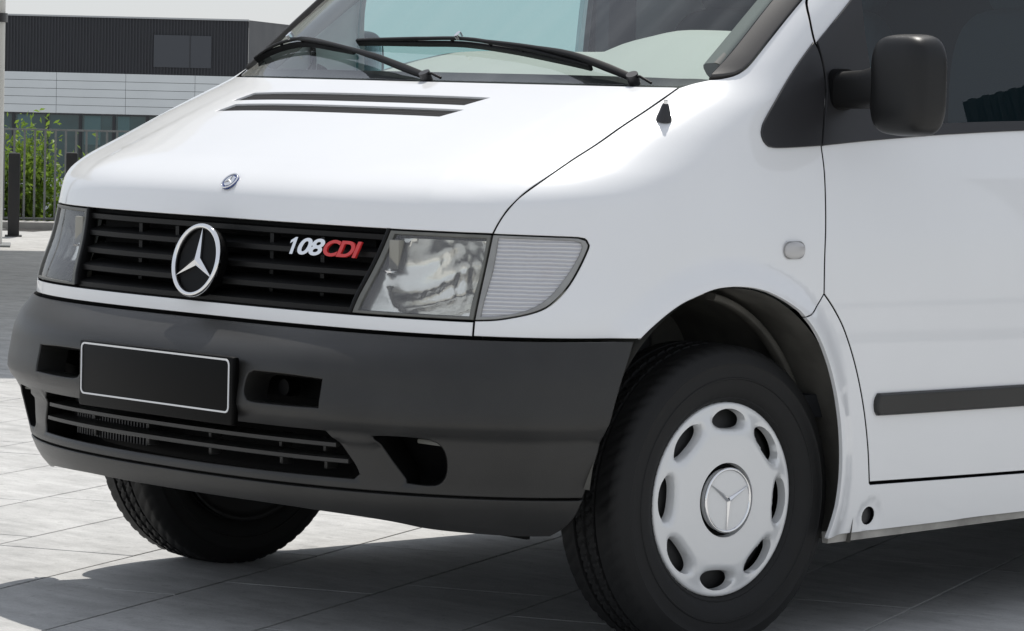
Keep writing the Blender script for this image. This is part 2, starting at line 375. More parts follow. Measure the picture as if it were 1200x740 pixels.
# ------------------------------------------------------------------ van: traced feature lines (metres, van space)
shut = [(0.75, -0.542, 0.875), (0.754, -0.532, 0.894), (0.762, -0.518, 0.918), (0.774, -0.49, 0.947), (0.785, -0.431, 0.987), (0.78, -0.357, 1.025), (0.778, -0.284, 1.06), (0.771, -0.206, 1.098), (0.764, -0.126, 1.134), (0.756, -0.069, 1.159), (0.752, -0.028, 1.179)]
wbase = [(0.752, -0.028, 1.179), (0.767, -0.001, 1.189), (0.787, 0.027, 1.197)]
trim_out = [(0.787, 0.027, 1.197), (0.804, 0.046, 1.2), (0.818, 0.07, 1.206), (0.824, 0.091, 1.217), (0.826, 0.113, 1.235), (0.822, 0.178, 1.294), (0.814, 0.270, 1.371), (.795, .48, 1.54), (.76, .70, 1.72)]
trim_in = [(0.787, 0.027, 1.197), (0.781, 0.081, 1.241), (0.776, 0.136, 1.287), (0.764, 0.237, 1.37), (.735, .46, 1.54), (.70, .69, 1.72)]
dline_up = [(.775, .72, 1.72), (.803, .497, 1.54), (0.810, 0.325, 1.402), (0.814, 0.291, 1.372), (0.836, 0.279, 1.331), (0.851, 0.278, 1.29), (0.858, 0.288, 1.259), (0.864, 0.297, 1.218), (0.871, 0.296, 1.172), (0.883, 0.281, 1.118), (0.895, 0.263, 1.06)]
dline = [(0.895, 0.263, 1.06), (0.908, 0.261, 1.01), (0.924, 0.252, 0.92), (0.934, 0.242, 0.83), (0.938, 0.239, 0.749)]
dline_low = [(0.938, 0.239, 0.749), (0.94, 0.271, 0.715), (0.941, 0.304, 0.669), (0.942, 0.341, 0.591), (0.941, 0.37, 0.507), (0.939, 0.39, 0.423), (0.933, 0.406, 0.337)]
seam = [(0.938, 0.239, 0.749), (0.939, 0.218, 0.726), (0.94, 0.191, 0.71), (0.94, 0.16, 0.702)]
arch = [(0.936, -0.319, 0.668), (0.938, -0.286, 0.693), (0.939, -0.246, 0.718), (0.939, -0.205, 0.738), (0.938, -0.161, 0.752), (0.938, -0.111, 0.765), (0.937, -0.059, 0.769), (0.938, -0.003, 0.766), (0.938, 0.048, 0.756), (0.939, 0.1, 0.737), (0.94, 0.144, 0.715), (0.94, 0.16, 0.702)]
arch_low = [(0.94, 0.16, 0.702), (0.941, 0.184, 0.68), (0.941, 0.211, 0.646), (0.942, 0.239, 0.595), (0.942, 0.261, 0.539), (0.941, 0.278, 0.475), (0.938, 0.288, 0.41), (0.935, 0.292, 0.355), (0.93, 0.289, 0.299), (0.924, 0.278, 0.255), (0.921, 0.268, 0.226)]
ind_out = [(0.757, -0.592, 0.703), (0.793, -0.568, 0.706), (0.819, -0.546, 0.712), (0.845, -0.519, 0.721), (0.862, -0.495, 0.733), (0.874, -0.471, 0.754), (0.88, -0.447, 0.781), (0.885, -0.427, 0.813), (0.888, -0.412, 0.842), (0.889, -0.406, 0.858), (0.885, -0.41, 0.868), (0.876, -0.423, 0.8725), (0.836, -0.475, 0.874), (0.75, -0.542, 0.875)]
lens_div = [(0.75, -0.542, 0.875), (0.751, -0.565, 0.789), (0.757, -0.592, 0.703)]
lamp_in = [(.482, -.684, .702), (.526, -.621, .875)]
def snap(L, surf=None):
    surf = surf or BODY; P = np.array(L, float)
    for _ in range(6):
        e = 1e-4; g = np.stack([(surf.F(P+v)-surf.F(P-v))/(2*e) for v in np.eye(3)*e], -1); P = P-g*(surf.F(P)/np.maximum((g*g).sum(1), 1e-9))[:, None]
    return [tuple(map(float, q)) for q in P]
shut, wbase, trim_out, trim_in, dline_up, dline, dline_low, seam, arch, arch_low, ind_out, lens_div = map(snap, (shut, wbase, trim_out, trim_in, dline_up, dline, dline_low, seam, arch, arch_low, ind_out, lens_div))
BT = .671   # top edge of the bumper / bottom of the white strip
xr = np.linspace
VAN = empty('van', (0, 0, 0), 'white van with dark grey bumper parked on the pale paving', 'van')

ARCH_PTS = np.array(catmull([np.array(q) for q in arch], .01)+catmull([np.array(q) for q in arch_low], .01))[:, 1:]
def arch_flare(h, wd):
    A = np.array(arch+arch_low[1:])[:, 1:]
    def f(P):
        d = np.full(len(P), 9.)
        for a, b in zip(A[:-1], A[1:]):
            ab = b-a; t = np.clip(((P[:, 1:]-a) @ ab)/(ab @ ab), 0, 1); d = np.minimum(d, np.linalg.norm(P[:, 1:]-(a+t[:, None]*ab), axis=1))
        t = np.clip(1-d/wd, 0, 1)
        return h*t*t*(3-2*t)
    return f
flare = arch_flare(.020, .065)
def hood_disp(P):
    ax = np.abs(P[:, 0]); t = np.clip((ax-.575)/.035, 0, 1); s = t*t*(3-2*t)
    fy = np.clip((P[:, 1]+.62)/.08, 0, 1)*np.clip((-.10-P[:, 1])/.35, 0, 1)
    return -.0025*s*fy*np.clip((.76-ax)/.10, 0, 1)

# hood -----------------------------------------------------------------
hf = [onz(BODY, x, .8755) for x in xr(-.75, .75, 31)]
hr = [onz(BODY, x, 1.178) for x in xr(.752, -.752, 31)]
def hood_pt(x, y):
    z = np.linspace(.9, 1.178, 600); q = np.array([onz(BODY, x, a)[1] for a in z]); return (x, y, float(np.interp(y, q, z)))
def vent_loop(x0, x1, ya, yb, sl=.035):
    return [[hood_pt(x, ya) for x in xr(x0+sl*.7, x1, 14)], [hood_pt(x1, ya), hood_pt(x1-sl, yb)], [hood_pt(x, yb) for x in xr(x1-sl, x0, 14)], [hood_pt(x0, yb), hood_pt(x0+sl*.7, ya)]]
v1 = vent_loop(-.51, .335, -.182, -.226); v2 = vent_loop(-.495, .325, -.248, -.287)
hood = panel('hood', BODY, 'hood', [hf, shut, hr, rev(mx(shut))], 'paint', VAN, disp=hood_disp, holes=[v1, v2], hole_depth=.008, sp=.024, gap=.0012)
M['mesh'] = mat('vent_mesh', (.035, .035, .036), .7, spec=.1)
n_ = M['mesh'].node_tree.nodes; l_ = M['mesh'].node_tree.links
tc_ = n_.new('ShaderNodeTexCoord'); mp_ = n_.new('ShaderNodeMapping'); mp_.inputs['Rotation'].default_value = (0, 0, R(45)); mp_.inputs['Scale'].default_value = (150, 150, 0)
vo_ = n_.new('ShaderNodeTexChecker'); vo_.inputs['Scale'].default_value = 1; vo_.inputs[1].default_value = (.030, .030, .032, 1); vo_.inputs[2].default_value = (.006, .006, .006, 1)
l_.new(tc_.outputs['Object'], mp_.inputs[0]); l_.new(mp_.outputs[0], vo_.inputs[0]); l_.new(vo_.outputs[0], n_['Principled BSDF'].inputs['Base Color'])
for v in (v1, v2): panel('vent_grille', BODY, 'hood', v, 'mesh', hood, off=-.005, gap=-.004, depth=.002, flange=0, disp=hood_disp, sp=.03)

# fenders, lower strip, doors, sills -------------------------------------
btop = [onz(BODY, x, BT) for x in xr(.757, .925, 12)]+[(0.936, -0.319, BT)]
fen = [shut, wbase, trim_out, [trim_out[-1], dline_up[0]], dline_up, dline, seam, rev(arch), rev(btop), [btop[0], ind_out[0]], ind_out]
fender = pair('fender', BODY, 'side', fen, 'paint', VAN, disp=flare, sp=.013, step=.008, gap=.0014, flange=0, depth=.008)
st_lo = [onz(BODY, x, BT) for x in xr(-.757, .757, 31)]; st_hi = [onz(BODY, x, .7005) for x in xr(.757, -.757, 31)]
panel('front_strip', BODY, 'side', [st_lo, [st_lo[-1], st_hi[0]], st_hi, [st_hi[-1], st_lo[0]]], 'paint', VAN, gap=.001, off=.001)
XS = lambda z: float(BODY.xs(np.array([z]))[0])
YR = 1.24
d_bot = [(XS(.335), .406, .337), (XS(.333), .8, .333), (XS(.331), YR, .331)]
d_rear = [(XS(z), YR, z) for z in xr(.331, 1.72, 12)]
d_top = [(XS(1.72), YR, 1.72), (XS(1.72), .73, 1.72)]
win = [[(XS(1.104), .455, 1.100), (XS(1.11), .8, 1.112), (XS(1.12), 1.19, 1.12)], [(XS(1.12), 1.19, 1.12), (XS(1.64), 1.19, 1.64)], [(XS(1.64), 1.19, 1.64), (XS(1.64), .745, 1.64)], [(XS(1.64), .745, 1.64), (XS(1.45), .50, 1.45), (XS(1.39), .425, 1.392)], [(XS(1.39), .425, 1.392), (XS(1.32), .428, 1.32), (XS(1.25), .437, 1.25), (XS(1.1), .455, 1.1)]]
FLATG = Surf(xs=[(1.0, .9065), (1.7, .7805)], yc=[(1.0, -5.), (1.7, -5.)], D=[(1., .1), (1.7, .1)], n=[(1., 3.), (1.7, 3.)], sig=.003)
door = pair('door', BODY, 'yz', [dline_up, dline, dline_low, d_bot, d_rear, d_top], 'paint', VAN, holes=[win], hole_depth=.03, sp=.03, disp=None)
for dr, mi in zip(door, (False, True)):
    panel('window_glass', FLATG, 'yz', win, 'sideglass', dr, off=-.012, gap=-.008, depth=.003, flange=0, sp=.05, mirror=mi)
    belt_lo = [(.895, .2625, 1.060), (.893, .393, 1.070), (.891, .533, 1.079), (.889, .676, 1.087), (.885, .95, 1.098), (.884, 1.225, 1.102)]
    belt_hi = [(.884, 1.225, 1.128), (.885, .8, 1.118), (.889, .462, 1.106)]
    fr = [(.889, .462, 1.106), (.86, .441, 1.25), (.852, .432, 1.32), (.846, .430, 1.385), (.84, .452, 1.425)]
    dg = [(.84, .452, 1.425), (.846, .392, 1.372), (.855, .2815, 1.282)]
    dl = [(.855, .2815, 1.282), (.858, .2875, 1.259), (.864, .2965, 1.218), (.871, .2955, 1.172), (.883, .2805, 1.118), (.895, .2625, 1.060)]
    panel('window_trim', BODY, 'yz', [belt_lo, [belt_lo[-1], belt_hi[0]], belt_hi, fr, dg, dl], 'trim', dr, off=.005, gap=.001, depth=.006, flange=0, sp=.03, mirror=mi)
    ml = [(.941, .408, .530), (.941, 1.235, .530)]; ml2 = [(.941, 1.235, .482), (.941, .41, .482)]
    panel('side_moulding', BODY, 'yz', [[(.941, .405, .492), (.941, .402, .507), (.941, .405, .522), (.941, .412, .531)], [(.941, .412, .531), (.941, 1.235, .531)], [(.941, 1.235, .531), (.941, 1.235, .483)], [(.941, 1.235, .483), (.941, .412, .483), (.941, .405, .492)]], 'plastic', dr, off=.012, gap=0, depth=.011, flange=0, rnd=.006, sp=.03, mirror=mi)
tri = [(0.895, 0.260, 1.06), (0.896, 0.176, 1.056), (0.897, 0.112, 1.055), (0.895, 0.090, 1.062), (0.891, 0.080, 1.080), (0.887, 0.084, 1.098), (0.882, 0.100, 1.119), (0.868, 0.161, 1.179), (0.859, 0.216, 1.232), (0.855, 0.272, 1.282)]
tri_r = [(.855, .272, 1.282), (.858, .284, 1.259), (.864, .293, 1.218), (.871, .292, 1.172), (.883, .277, 1.118), (.895, .260, 1.060)]
for f, mi in zip(fender, (False, True)):
    panel('corner_trim', BODY, 'yz', [tri, tri_r], 'trim', f, off=.005, gap=.001, depth=.006, flange=0, sp=.025, mirror=mi)
s_bot = [(XS(.226), .268, .226), (XS(.232), .65, .232), (XS(.238), 1.0, .238), (XS(.24), 2.60, .243)]
s_top = [(XS(.328), 2.60, .328), (XS(.328), YR, .328), (XS(.33), .8, .330), (XS(.335), .41, .333)]
jack = [[(.926, .42+.020*math.cos(a), .262+.020*math.sin(a)) for a in xr(0, 2*math.pi, 17)]]
def sill_disp(P):
    d = np.hypot(P[:, 1]-.42, P[:, 2]-.262); t = np.clip((.045-d)/.022, 0, 1)
    return flare(P)-.006*t*t*(3-2*t)
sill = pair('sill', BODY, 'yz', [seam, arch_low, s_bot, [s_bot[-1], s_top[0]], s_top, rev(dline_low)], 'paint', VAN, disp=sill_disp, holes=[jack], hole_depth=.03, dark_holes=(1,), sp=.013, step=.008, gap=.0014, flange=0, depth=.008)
for s, mi in zip(sill, (1, -1)):
    box('jack_cover', (mi*.904, .42, .262), (.01, .08, .06), 'trim', s)
    V = []; ys = xr(.30, 2.6, 40)
    o = sweep('sill_flange', [(mi*(.905), y, .222+.014*min((y-.3)/.7, 1)) for y in ys], [(-.010, .012), (.010, .010), (.008, -.012), (-.008, -.012)], 'dirty_white', s)

# windscreen, pillar trims ---------------------------------------------
def topz(x): return 1.72
w_base = [onz(BODY, x, 1.186) for x in xr(-.74, .74, 21)]; w_base = [(-.787, .027, 1.197)]+w_base+[(.787, .027, 1.197)]
w_top = [onz(BODY, x, 1.72) for x in xr(.70, -.70, 15)]
ti = trim_in
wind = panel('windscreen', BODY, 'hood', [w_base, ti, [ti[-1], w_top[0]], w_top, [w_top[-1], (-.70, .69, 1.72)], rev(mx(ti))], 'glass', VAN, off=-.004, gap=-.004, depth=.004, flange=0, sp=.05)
pair('pillar_trim', BODY, 'side', [trim_out, [trim_out[-1], trim_in[-1]], rev(trim_in)], 'pillar', VAN, off=.006, gap=.001, depth=.014, flange=0, rnd=.005, sp=.012, step=.012)
cw = [onz(BODY, x, 1.165) for x in xr(-.75, .75, 25)]; cw2 = [onz(BODY, x, 1.194) for x in xr(.775, -.775, 25)]
panel('cowl', BODY, 'hood', [cw, [cw[-1], cw2[0]], cw2, [cw2[-1], cw[0]]], 'rubber_seal', VAN, off=-.012, gap=0, depth=.004, flange=0, sp=.03)

# bumper -------------------------------------------------------------------
bend = [(0.945, -0.327, 0.667), (0.945, -0.343, 0.625), (0.943, -0.372, 0.557), (0.935, -0.395, 0.48), (0.919, -0.408, 0.41), (0.901, -0.416, 0.3495)]
b_top = [mx([bend[0]])[0]]+[onz(BUMP, x, .667) for x in list(xr(-.93, .93, 41))]+[bend[0]]
b_low = [bend[-1]]+[onz(BUMP, x, .3495) for x in xr(.88, -.88, 41)]+[mx([bend[-1]])[0]]
def bl(pts): return [onz(BUMP, x, z) for x, z in pts]
def bseg(x0, z0, x1, z1, n=9): return [onz(BUMP, x0+(x1-x0)*t, z0+(z1-z0)*t) for t in xr(0, 1, n)]
tow = [bl([(.306, .5755), (.40, .575), (.492, .5715)]), bseg(.492, .5715, .492, .5145, 4), bl([(.492, .5145), (.40, .513), (.312, .514), (.295, .520), (.287, .533), (.287, .556), (.293, .570), (.306, .5755)])]
lg_e = [(.490, .463), (.512, .442), (.535, .412), (.549, .390), (.552, .379), (.541, .3715)]
lgr = [bseg(-.490, .463, .490, .463, 31), bl(lg_e), bseg(.541, .3715, -.541, .3715, 31), bl([(-x, z) for x, z in lg_e[::-1]])]
fog = [bl([(.600, .460), (.632, .462), (.68, .4625), (.717, .459), (.733, .450), (.738, .431), (.735, .404), (.727, .384), (.715, .372), (.697, .3685), (.655, .371)]), bseg(.655, .371, .600, .460, 6)]
mxs = lambda segs: [mx(s) for s in segs]
def bump_disp(P):   # shallow scoop around the lower openings
    z = P[:, 2]; ax = np.abs(P[:, 0]); t = np.clip((.452-z)/.012, 0, 1)*np.clip((z-.362)/.012, 0, 1)*np.clip((.70-ax)/.05, 0, 1)
    return -.010*t+np.interp(z, [.44, .462, .503, .52, .60], [0, -.004, .009, .008, 0])
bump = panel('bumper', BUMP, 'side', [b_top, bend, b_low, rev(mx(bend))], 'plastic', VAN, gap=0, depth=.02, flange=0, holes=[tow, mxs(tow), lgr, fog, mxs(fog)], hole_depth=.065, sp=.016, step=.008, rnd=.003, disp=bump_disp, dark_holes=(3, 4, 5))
lowz = [(0, .300), (.30, .299), (.45, .294), (.54, .289), (.60, .283), (.66, .272), (.74, .266), (.80, .264), (.835, .265)]
l_bot = [onz(BUMP, x, z) for x, z in lowz]
l_end = [(0.901, -0.416, 0.3455), (0.889, -0.423, 0.313), (0.871, -0.432, 0.289), (0.850, -0.442, 0.272), l_bot[-1]]
l_top = [mx([l_end[0]])[0]]+[onz(BUMP, x, .3455) for x in xr(-.88, .88, 41)]+[l_end[0]]
panel('bumper_lip', BUMP, 'side', [l_top, l_end, rev(l_bot)+mx(l_bot)[1:], rev(mx(l_end))], 'plastic', bump, gap=0, depth=.02, flange=0, sp=.02, step=.010, rnd=.003)
g_lo = [onz(BUMP, x, .330) for x in xr(-.86, .86, 31)]; g_hi = [onz(BUMP, x, .365) for x in xr(.86, -.86, 31)]
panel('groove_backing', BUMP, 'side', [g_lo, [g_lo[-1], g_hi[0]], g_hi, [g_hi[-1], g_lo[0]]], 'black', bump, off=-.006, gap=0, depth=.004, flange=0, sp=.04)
k_lo = [onz(BUMP, x, .30) for x in xr(-.84, .84, 31)]; k_hi = [onz(BUMP, x, .60) for x in xr(.84, -.84, 31)]
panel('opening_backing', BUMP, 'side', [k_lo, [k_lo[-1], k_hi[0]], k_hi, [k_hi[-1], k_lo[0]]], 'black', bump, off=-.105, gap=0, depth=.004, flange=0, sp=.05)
def slat(name, surf, x0, x1, z, o, dp, th, tilt, m, parent, n=41):
    P = [Vector(onz(surf, x, z)) for x in xr(x0, x1, n)]; V = []; Fc = []
    for i, p in enumerate(P):
        nn = surf.normal(np.array([tuple(p)]))[0]; nv = Vector((nn[0], nn[1], 0)).normalized()
        for a, b in ((o, -th*.15), (o+.0, -th*.85), (o-.004, -th), (o-dp, -th*.7+tilt), (o-dp, tilt), (o-.006, 0)):
            V.append(p+nv*a+Vector((0, 0, b)))
    k = 6
    for i in range(n-1):
        for j in range(k): Fc.append((i*k+j, i*k+(j+1) % k, (i+1)*k+(j+1) % k, (i+1)*k+j))
    Fc += [tuple(range(k)), tuple((n-1)*k+j for j in range(k))][::1]
    bm = bmesh.new(); vv = [bm.verts.new(v) for v in V]
    for f in Fc: bm.faces.new([vv[i] for i in f])
    return from_bm(name, bm, m, parent, smooth=True, ang=35)
for z, xe in ((.443, .505), (.411, .53)): slat('slat', BUMP, -xe, xe, z, -.012, .045, .011, .004, 'plastic', bump)
for x in (-.34, -.12, .10, .32, .44):
    for z in (.432, .396):
        p = onz(BUMP, x, z); box('rib', (p[0], p[1]+.060, z), (.010, .03, .03), 'plastic', bump, bev=.003)
for i in range(26):   # radiator fins behind the lower grille
    x = -.44+i*.012; p = onz(BUMP, x, .42); box('radiator_fin', (x, p[1]+.062, .42), (.004, .012, .085), 'trim', bump)
for s in (1, -1):
    bm = bmesh.new(); r = bmesh.ops.create_cone(bm, cap_ends=True, segments=20, radius1=.020, radius2=.017, depth=.03)
    p = onz(BUMP, .355, .545)
    for v in r['verts']: v.co = Vector((s*.345, p[1]+.060, .543))+Matrix.Rotation(R(90), 3, 'X') @ v.co
    from_bm('towing_eye_cover', bm, 'gloss_black', bump, smooth=True, ang=40)
    q = onz(BUMP, .70, .455); box('fog_bracket', (s*.69, q[1]+.055, .455), (.075, .05, .010), 'lamp_rim', bump, bev=.003)
# number plate
pl = box('number_plate', (0, -.811, .5305), (.540, .020, .143), 'gloss_black', VAN, bev=.007)
ring = rrect(.522, .112, .012, 5); inner = rrect(.515, .105, .0095, 5); k = len(ring)
V = [(a, -.8225, .541+b) for a, b in ring]+[(a, -.8225, .541+b) for a, b in inner]+[(a, -.820, .541+b) for a, b in ring]+[(a, -.820, .541+b) for a, b in inner]
Fc = []
for j in range(k):
    q = (j+1) % k; Fc += [(j, q, k+q, k+j), (j, 2*k+j, 2*k+q, q), (k+j, k+q, 3*k+q, 3*k+j)]
bm = bmesh.new(); vv = [bm.verts.new(v) for v in V]
for f in Fc: bm.faces.new([vv[i] for i in f])
from_bm('plate_border', bm, 'whiteline', pl)

fr_lo = [onz(BODY, x, 1.183) for x in xr(-.76, .76, 25)]; fr_hi = [onz(BODY, x, 1.207-.004*(abs(x)/.78)**6) for x in xr(.785, -.785, 25)]
panel('screen_border', BODY, 'hood', [fr_lo, [fr_lo[-1], fr_hi[0]], fr_hi, [fr_hi[-1], fr_lo[0]]], 'rubber_seal', wind, off=-.009, gap=0, depth=.002, flange=0, sp=.03)

for s_ in (1, -1): box('arch_front_wall', (s_*.63, -.475, .45), (.35, .01, .38), 'black', bump)
# grille -----------------------------------------------------------------
def lx(z): return .482+(z-.702)/(.875-.702)*(.526-.482)
GR = empty('grille', (0, 0, 0), '', ''); del GR['label']; del GR['category']; GR.parent = VAN
gb_lo = [onz(BODY, x, .69) for x in xr(-.60, .60, 21)]; gb_hi = [onz(BODY, x, .89) for x in xr(.60, -.60, 21)]
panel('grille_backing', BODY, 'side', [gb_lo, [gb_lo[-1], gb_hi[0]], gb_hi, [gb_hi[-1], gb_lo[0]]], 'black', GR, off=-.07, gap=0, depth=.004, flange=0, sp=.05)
for z in (.866, .829, .791, .753, .716):
    slat('slat', BODY, -lx(z)+.004, lx(z)-.004, z, -.006, .045, .015, .012, 'grille', GR)
slat('slat', BODY, -lx(.71)+.004, lx(.71)-.004, .7045, -.012, .05, .006, .0, 'grille', GR)
for s in (1, -1):
    P = [Vector(onz(BODY, s*(lx(z)-.004), z)) for z in xr(.703, .873, 8)]
    sweep('grille_frame', [p+Vector((0, .012, 0)) for p in P], rrect(.010, .028, .003, 2), 'grille', GR, upv=(0, -1, 0))
for x in (-.30, -.16, .17, .33): box('grille_post', (x, onz(BODY, x, .79)[1]+.045, .785), (.012, .02, .16), 'grille', GR)
box('latch_bracket', (-.16, -.612, .822), (.16, .01, .018), 'trim', GR)
# star of the grille
def arm_star(name, r, w0, h, cen, Rm, m, parent):
    V = [(0, 0, h)]; Fc = []
    for k in range(3):
        a = R(90+120*k); t = (math.cos(a)*r, math.sin(a)*r, h*.35); V += [t]
        b = a+R(60); V += [(math.cos(b)*w0, math.sin(b)*w0, h*.30)]
    n = len(V); V += [(x, y, -.002) for x, y, z in V]
    for k in range(6):
        a = 1+k; b = 1+(k+1) % 6; Fc += [(0, a, b), (a, n+a, n+b, b)]
    V = [Rm @ Vector(v)+Vector(cen) for v in V]; bm = bmesh.new(); vv = [bm.verts.new(v) for v in V]
    for f in Fc: bm.faces.new([vv[i] for i in f])
    return from_bm(name, bm, m, parent)
def torus(name, r, a, cen, Rm, m, parent, b=None, n=72, k=12, **p):
    V = []; Fc = []; b = b or a
    for i in range(n):
        t = 2*math.pi*i/n
        for j in range(k): q = 2*math.pi*j/k; rr = r+a*math.cos(q); V.append(Rm @ Vector((rr*math.cos(t), rr*math.sin(t), b*math.sin(q)))+Vector(cen))
    for i in range(n):
        for j in range(k): Fc.append((i*k+j, i*k+(j+1) % k, ((i+1) % n)*k+(j+1) % k, ((i+1) % n)*k+j))
    bm = bmesh.new(); vv = [bm.verts.new(v) for v in V]
    for f in Fc: bm.faces.new([vv[i] for i in f])
    return from_bm(name, bm, m, parent, smooth=True, **p)
def disc(name, r, h, cen, Rm, m, parent, n=48, bev=.3, dome=0):
    prof = [(0, dome), (r*.5, dome*.75), (r*(1-bev*.1), 0), (r, -h*.4), (r, -h)]
    V = []; Fc = []
    for q, (pr, pz) in enumerate(prof[1:]):
        for i in range(n): t = 2*math.pi*i/n; V.append((pr*math.cos(t), pr*math.sin(t), pz))
    V.append((0, 0, prof[0][1])); c = len(V)-1
    for i in range(n):
        Fc.append((c, i, (i+1) % n))
        for q in range(len(prof)-2): a = q*n+i; b = q*n+(i+1) % n; Fc.append((a, a+n, b+n, b))
    V = [Rm @ Vector(v)+Vector(cen) for v in V]; bm = bmesh.new(); vv = [bm.verts.new(v) for v in V]
    for f in Fc: bm.faces.new([vv[i] for i in f])
    return from_bm(name, bm, m, parent, smooth=True, ang=40)
def frame(n, upv=(0, 0, 1)):
    n = Vector(n).normalized(); x = Vector(upv).cross(n).normalized(); y = n.cross(x); return Matrix((x, y, n)).transposed()
sn = Vector((0, -1, .22)).normalized(); Rs = frame(sn); sc_ = Vector((0, -.712, .786))
ST = disc('star_plate', .074, .02, sc_-sn*.006, Rs, 'gloss_black', GR)
torus('star_ring', .0745, .0055, sc_, Rs, 'chrome', ST, b=.007)
arm_star('star', .072, .011, .009, sc_-sn*.003, Rs, 'chrome', ST)
# badge
def text(name, body, cen, Rm, width, height, m, parent, ext=.003, shear=.28, bold=.02):
    cu = bpy.data.curves.new(name, 'FONT'); cu.body = body; cu.size = 1; cu.shear = shear; cu.extrude = .06; cu.offset = bold; cu.bevel_depth = .008; cu.space_character = .82 if body[0] == '1' else .92
    to = bpy.data.objects.new('t', cu); COL.objects.link(to); dg = bpy.context.evaluated_depsgraph_get(); dg.update()
    me = bpy.data.meshes.new_from_object(to.evaluated_get(dg)); bpy.data.objects.remove(to)
    v = np.array([tuple(q.co) for q in me.vertices]); lo = v.min(0); hi = v.max(0)
    v = (v-(lo+hi)/2)/(hi-lo)*[width, height, ext*2]
    for q, c in zip(me.vertices, v): q.co = Rm @ Vector(c)+Vector(cen)
    me.materials.clear(); return obj(name, me, m, parent)
bn = BODY.normal(np.array([onz(BODY, .37, .828)]))[0]; bn = Vector((bn[0], bn[1], .18)); Rb = frame(bn)
def bpos(x): p = Vector(onz(BODY, x, .829)); return p+bn.normalized()*.006
text('badge_numerals', '08', bpos(.328), Rb, .078, .036, 'chrome', GR)
g1 = [(-.004, -.018), (.005, -.018), (.005, .018), (-.001, .018), (-.012, .011), (-.012, .0045), (-.004, .009)]; g1 = [(x+.28*y, y) for x, y in g1]; n = len(g1); c1 = bpos(.274)
V = [Rb @ Vector((x, y, h_))+c1 for h_ in (.003, -.003) for x, y in g1]; bm = bmesh.new(); vv = [bm.verts.new(v) for v in V]; bm.faces.new(vv[:n]); bm.faces.new(vv[n:][::-1])
for i in range(n): bm.faces.new((vv[i], vv[n+i], vv[n+(i+1) % n], vv[(i+1) % n]))
from_bm('badge_numeral', bm, 'chrome', GR)
text('badge_letters', 'CDI', bpos(.418), Rb, .108, .035, 'red', GR)

# headlights ---------------------------------------------------------------
top_l = [onz(BODY, x, .875) for x in xr(.526, .75, 10)]; bot_l = [onz(BODY, x, .703) for x in xr(.757, .482, 12)]
lampin = [onz(BODY, .482+(.526-.482)*t, .703+(.875-.703)*t) for t in xr(0, 1, 6)]
headl = [top_l, lens_div, bot_l, lampin]
indl = [rev(lens_div), rev(ind_out)] if False else [lens_div, ind_out]
def shrink(c, z0, z1): pass
def bowl(cx, cz, rx, rz, dep, base):
    def f(P):
        q = ((P[:, 0]-cx)/rx)**2+((P[:, 2]-cz)/rz)**2
        fl = (.0012*np.sin((P[:, 0]+.25*P[:, 2])*2*math.pi/.034)+0.0028*np.sin((P[:, 2]-.03*np.sin(P[:, 0]*20))*2*math.pi/.052))*np.clip(1.15-q, 0, 1)
        return -base-dep*np.clip(1-q, 0, 1)-fl
    return f
for mi in (False, True):
    s = -1 if mi else 1
    H = empty('headlight', (0, 0, 0), '', ''); del H['label']; del H['category']; H.parent = VAN
    panel('reflector', BODY, 'side', headl, 'reflector', H, gap=.002, depth=.0, flange=0, sp=.008, step=.008, disp=bowl(.655, .793, .125, .088, .05, .020), mirror=mi)
    panel('headlight_rim', BODY, 'side', headl, 'lamp_rim', H, off=.0005, gap=.0015, depth=.03, flange=0, sp=.05, mirror=mi,
          holes=[[[onz(BODY, x, .8665) for x in xr(.540, .741, 10)], [onz(BODY, .741+.006*t, .8665-.156*t) for t in xr(0, 1, 6)], [onz(BODY, x, .7105) for x in xr(.747, .500, 10)], [onz(BODY, .500+.040*t, .7105+.156*t) for t in xr(0, 1, 6)]]], hole_depth=.03)
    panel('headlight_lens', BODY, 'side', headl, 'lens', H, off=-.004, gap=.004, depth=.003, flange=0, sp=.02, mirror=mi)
    c = onz(BODY, .535, .765); box('lamp_divider', (s*.540, c[1]+.022, .79), (.028, .014, .004), 'chrome', H); box('lamp_inner_box', (s*.528, c[1]+.030, .735), (.03, .018, .05), 'lamp_box', H, bev=.003)
    box('lamp_inner_box', (s*.548, c[1]+.034, .825), (.03, .018, .06), 'lamp_box', H, bev=.003)
    I = empty('indicator', (0, 0, 0), '', ''); del I['label']; del I['category']; I.parent = VAN
    panel('indicator_reflector', BODY, 'side', indl, 'ind_back', I, gap=.002, depth=0, flange=0, sp=.010, disp=bowl(.815, .79, .062, .075, .035, .016), mirror=mi)
    ii = [(0.762, 0, .868), (0.83, 0, .8675), (0.872, 0, .866), (.880, 0, .863), (.8825, 0, .855), (.881, 0, .836), (.876, 0, .808), (.870, 0, .782), (.863, 0, .757), (.851, 0, .738), (.832, 0, .724), (.80, 0, .7145), (.768, 0, .7115)]
    panel('indicator_rim', BODY, 'side', indl, 'ind_rim', I, off=.0005, gap=.0015, depth=.03, flange=0, sp=.05, mirror=mi, holes=[[[onz(BODY, x, z) for x, _, z in ii], [onz(BODY, .768-.006*t, .7115+.1565*t) for t in xr(0, 1, 6)]]], hole_depth=.02)
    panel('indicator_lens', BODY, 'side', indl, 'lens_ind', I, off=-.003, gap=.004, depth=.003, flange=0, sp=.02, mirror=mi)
    p = onz(BODY, .845, .80)
    bm = bmesh.new(); r = bmesh.ops.create_uvsphere(bm, u_segments=16, v_segments=10, radius=.014)
    for v in r['verts']: v.co += Vector((s*.820, p[1]+.03, .80))
    from_bm('indicator_bulb', bm, 'amber', I, smooth=True)

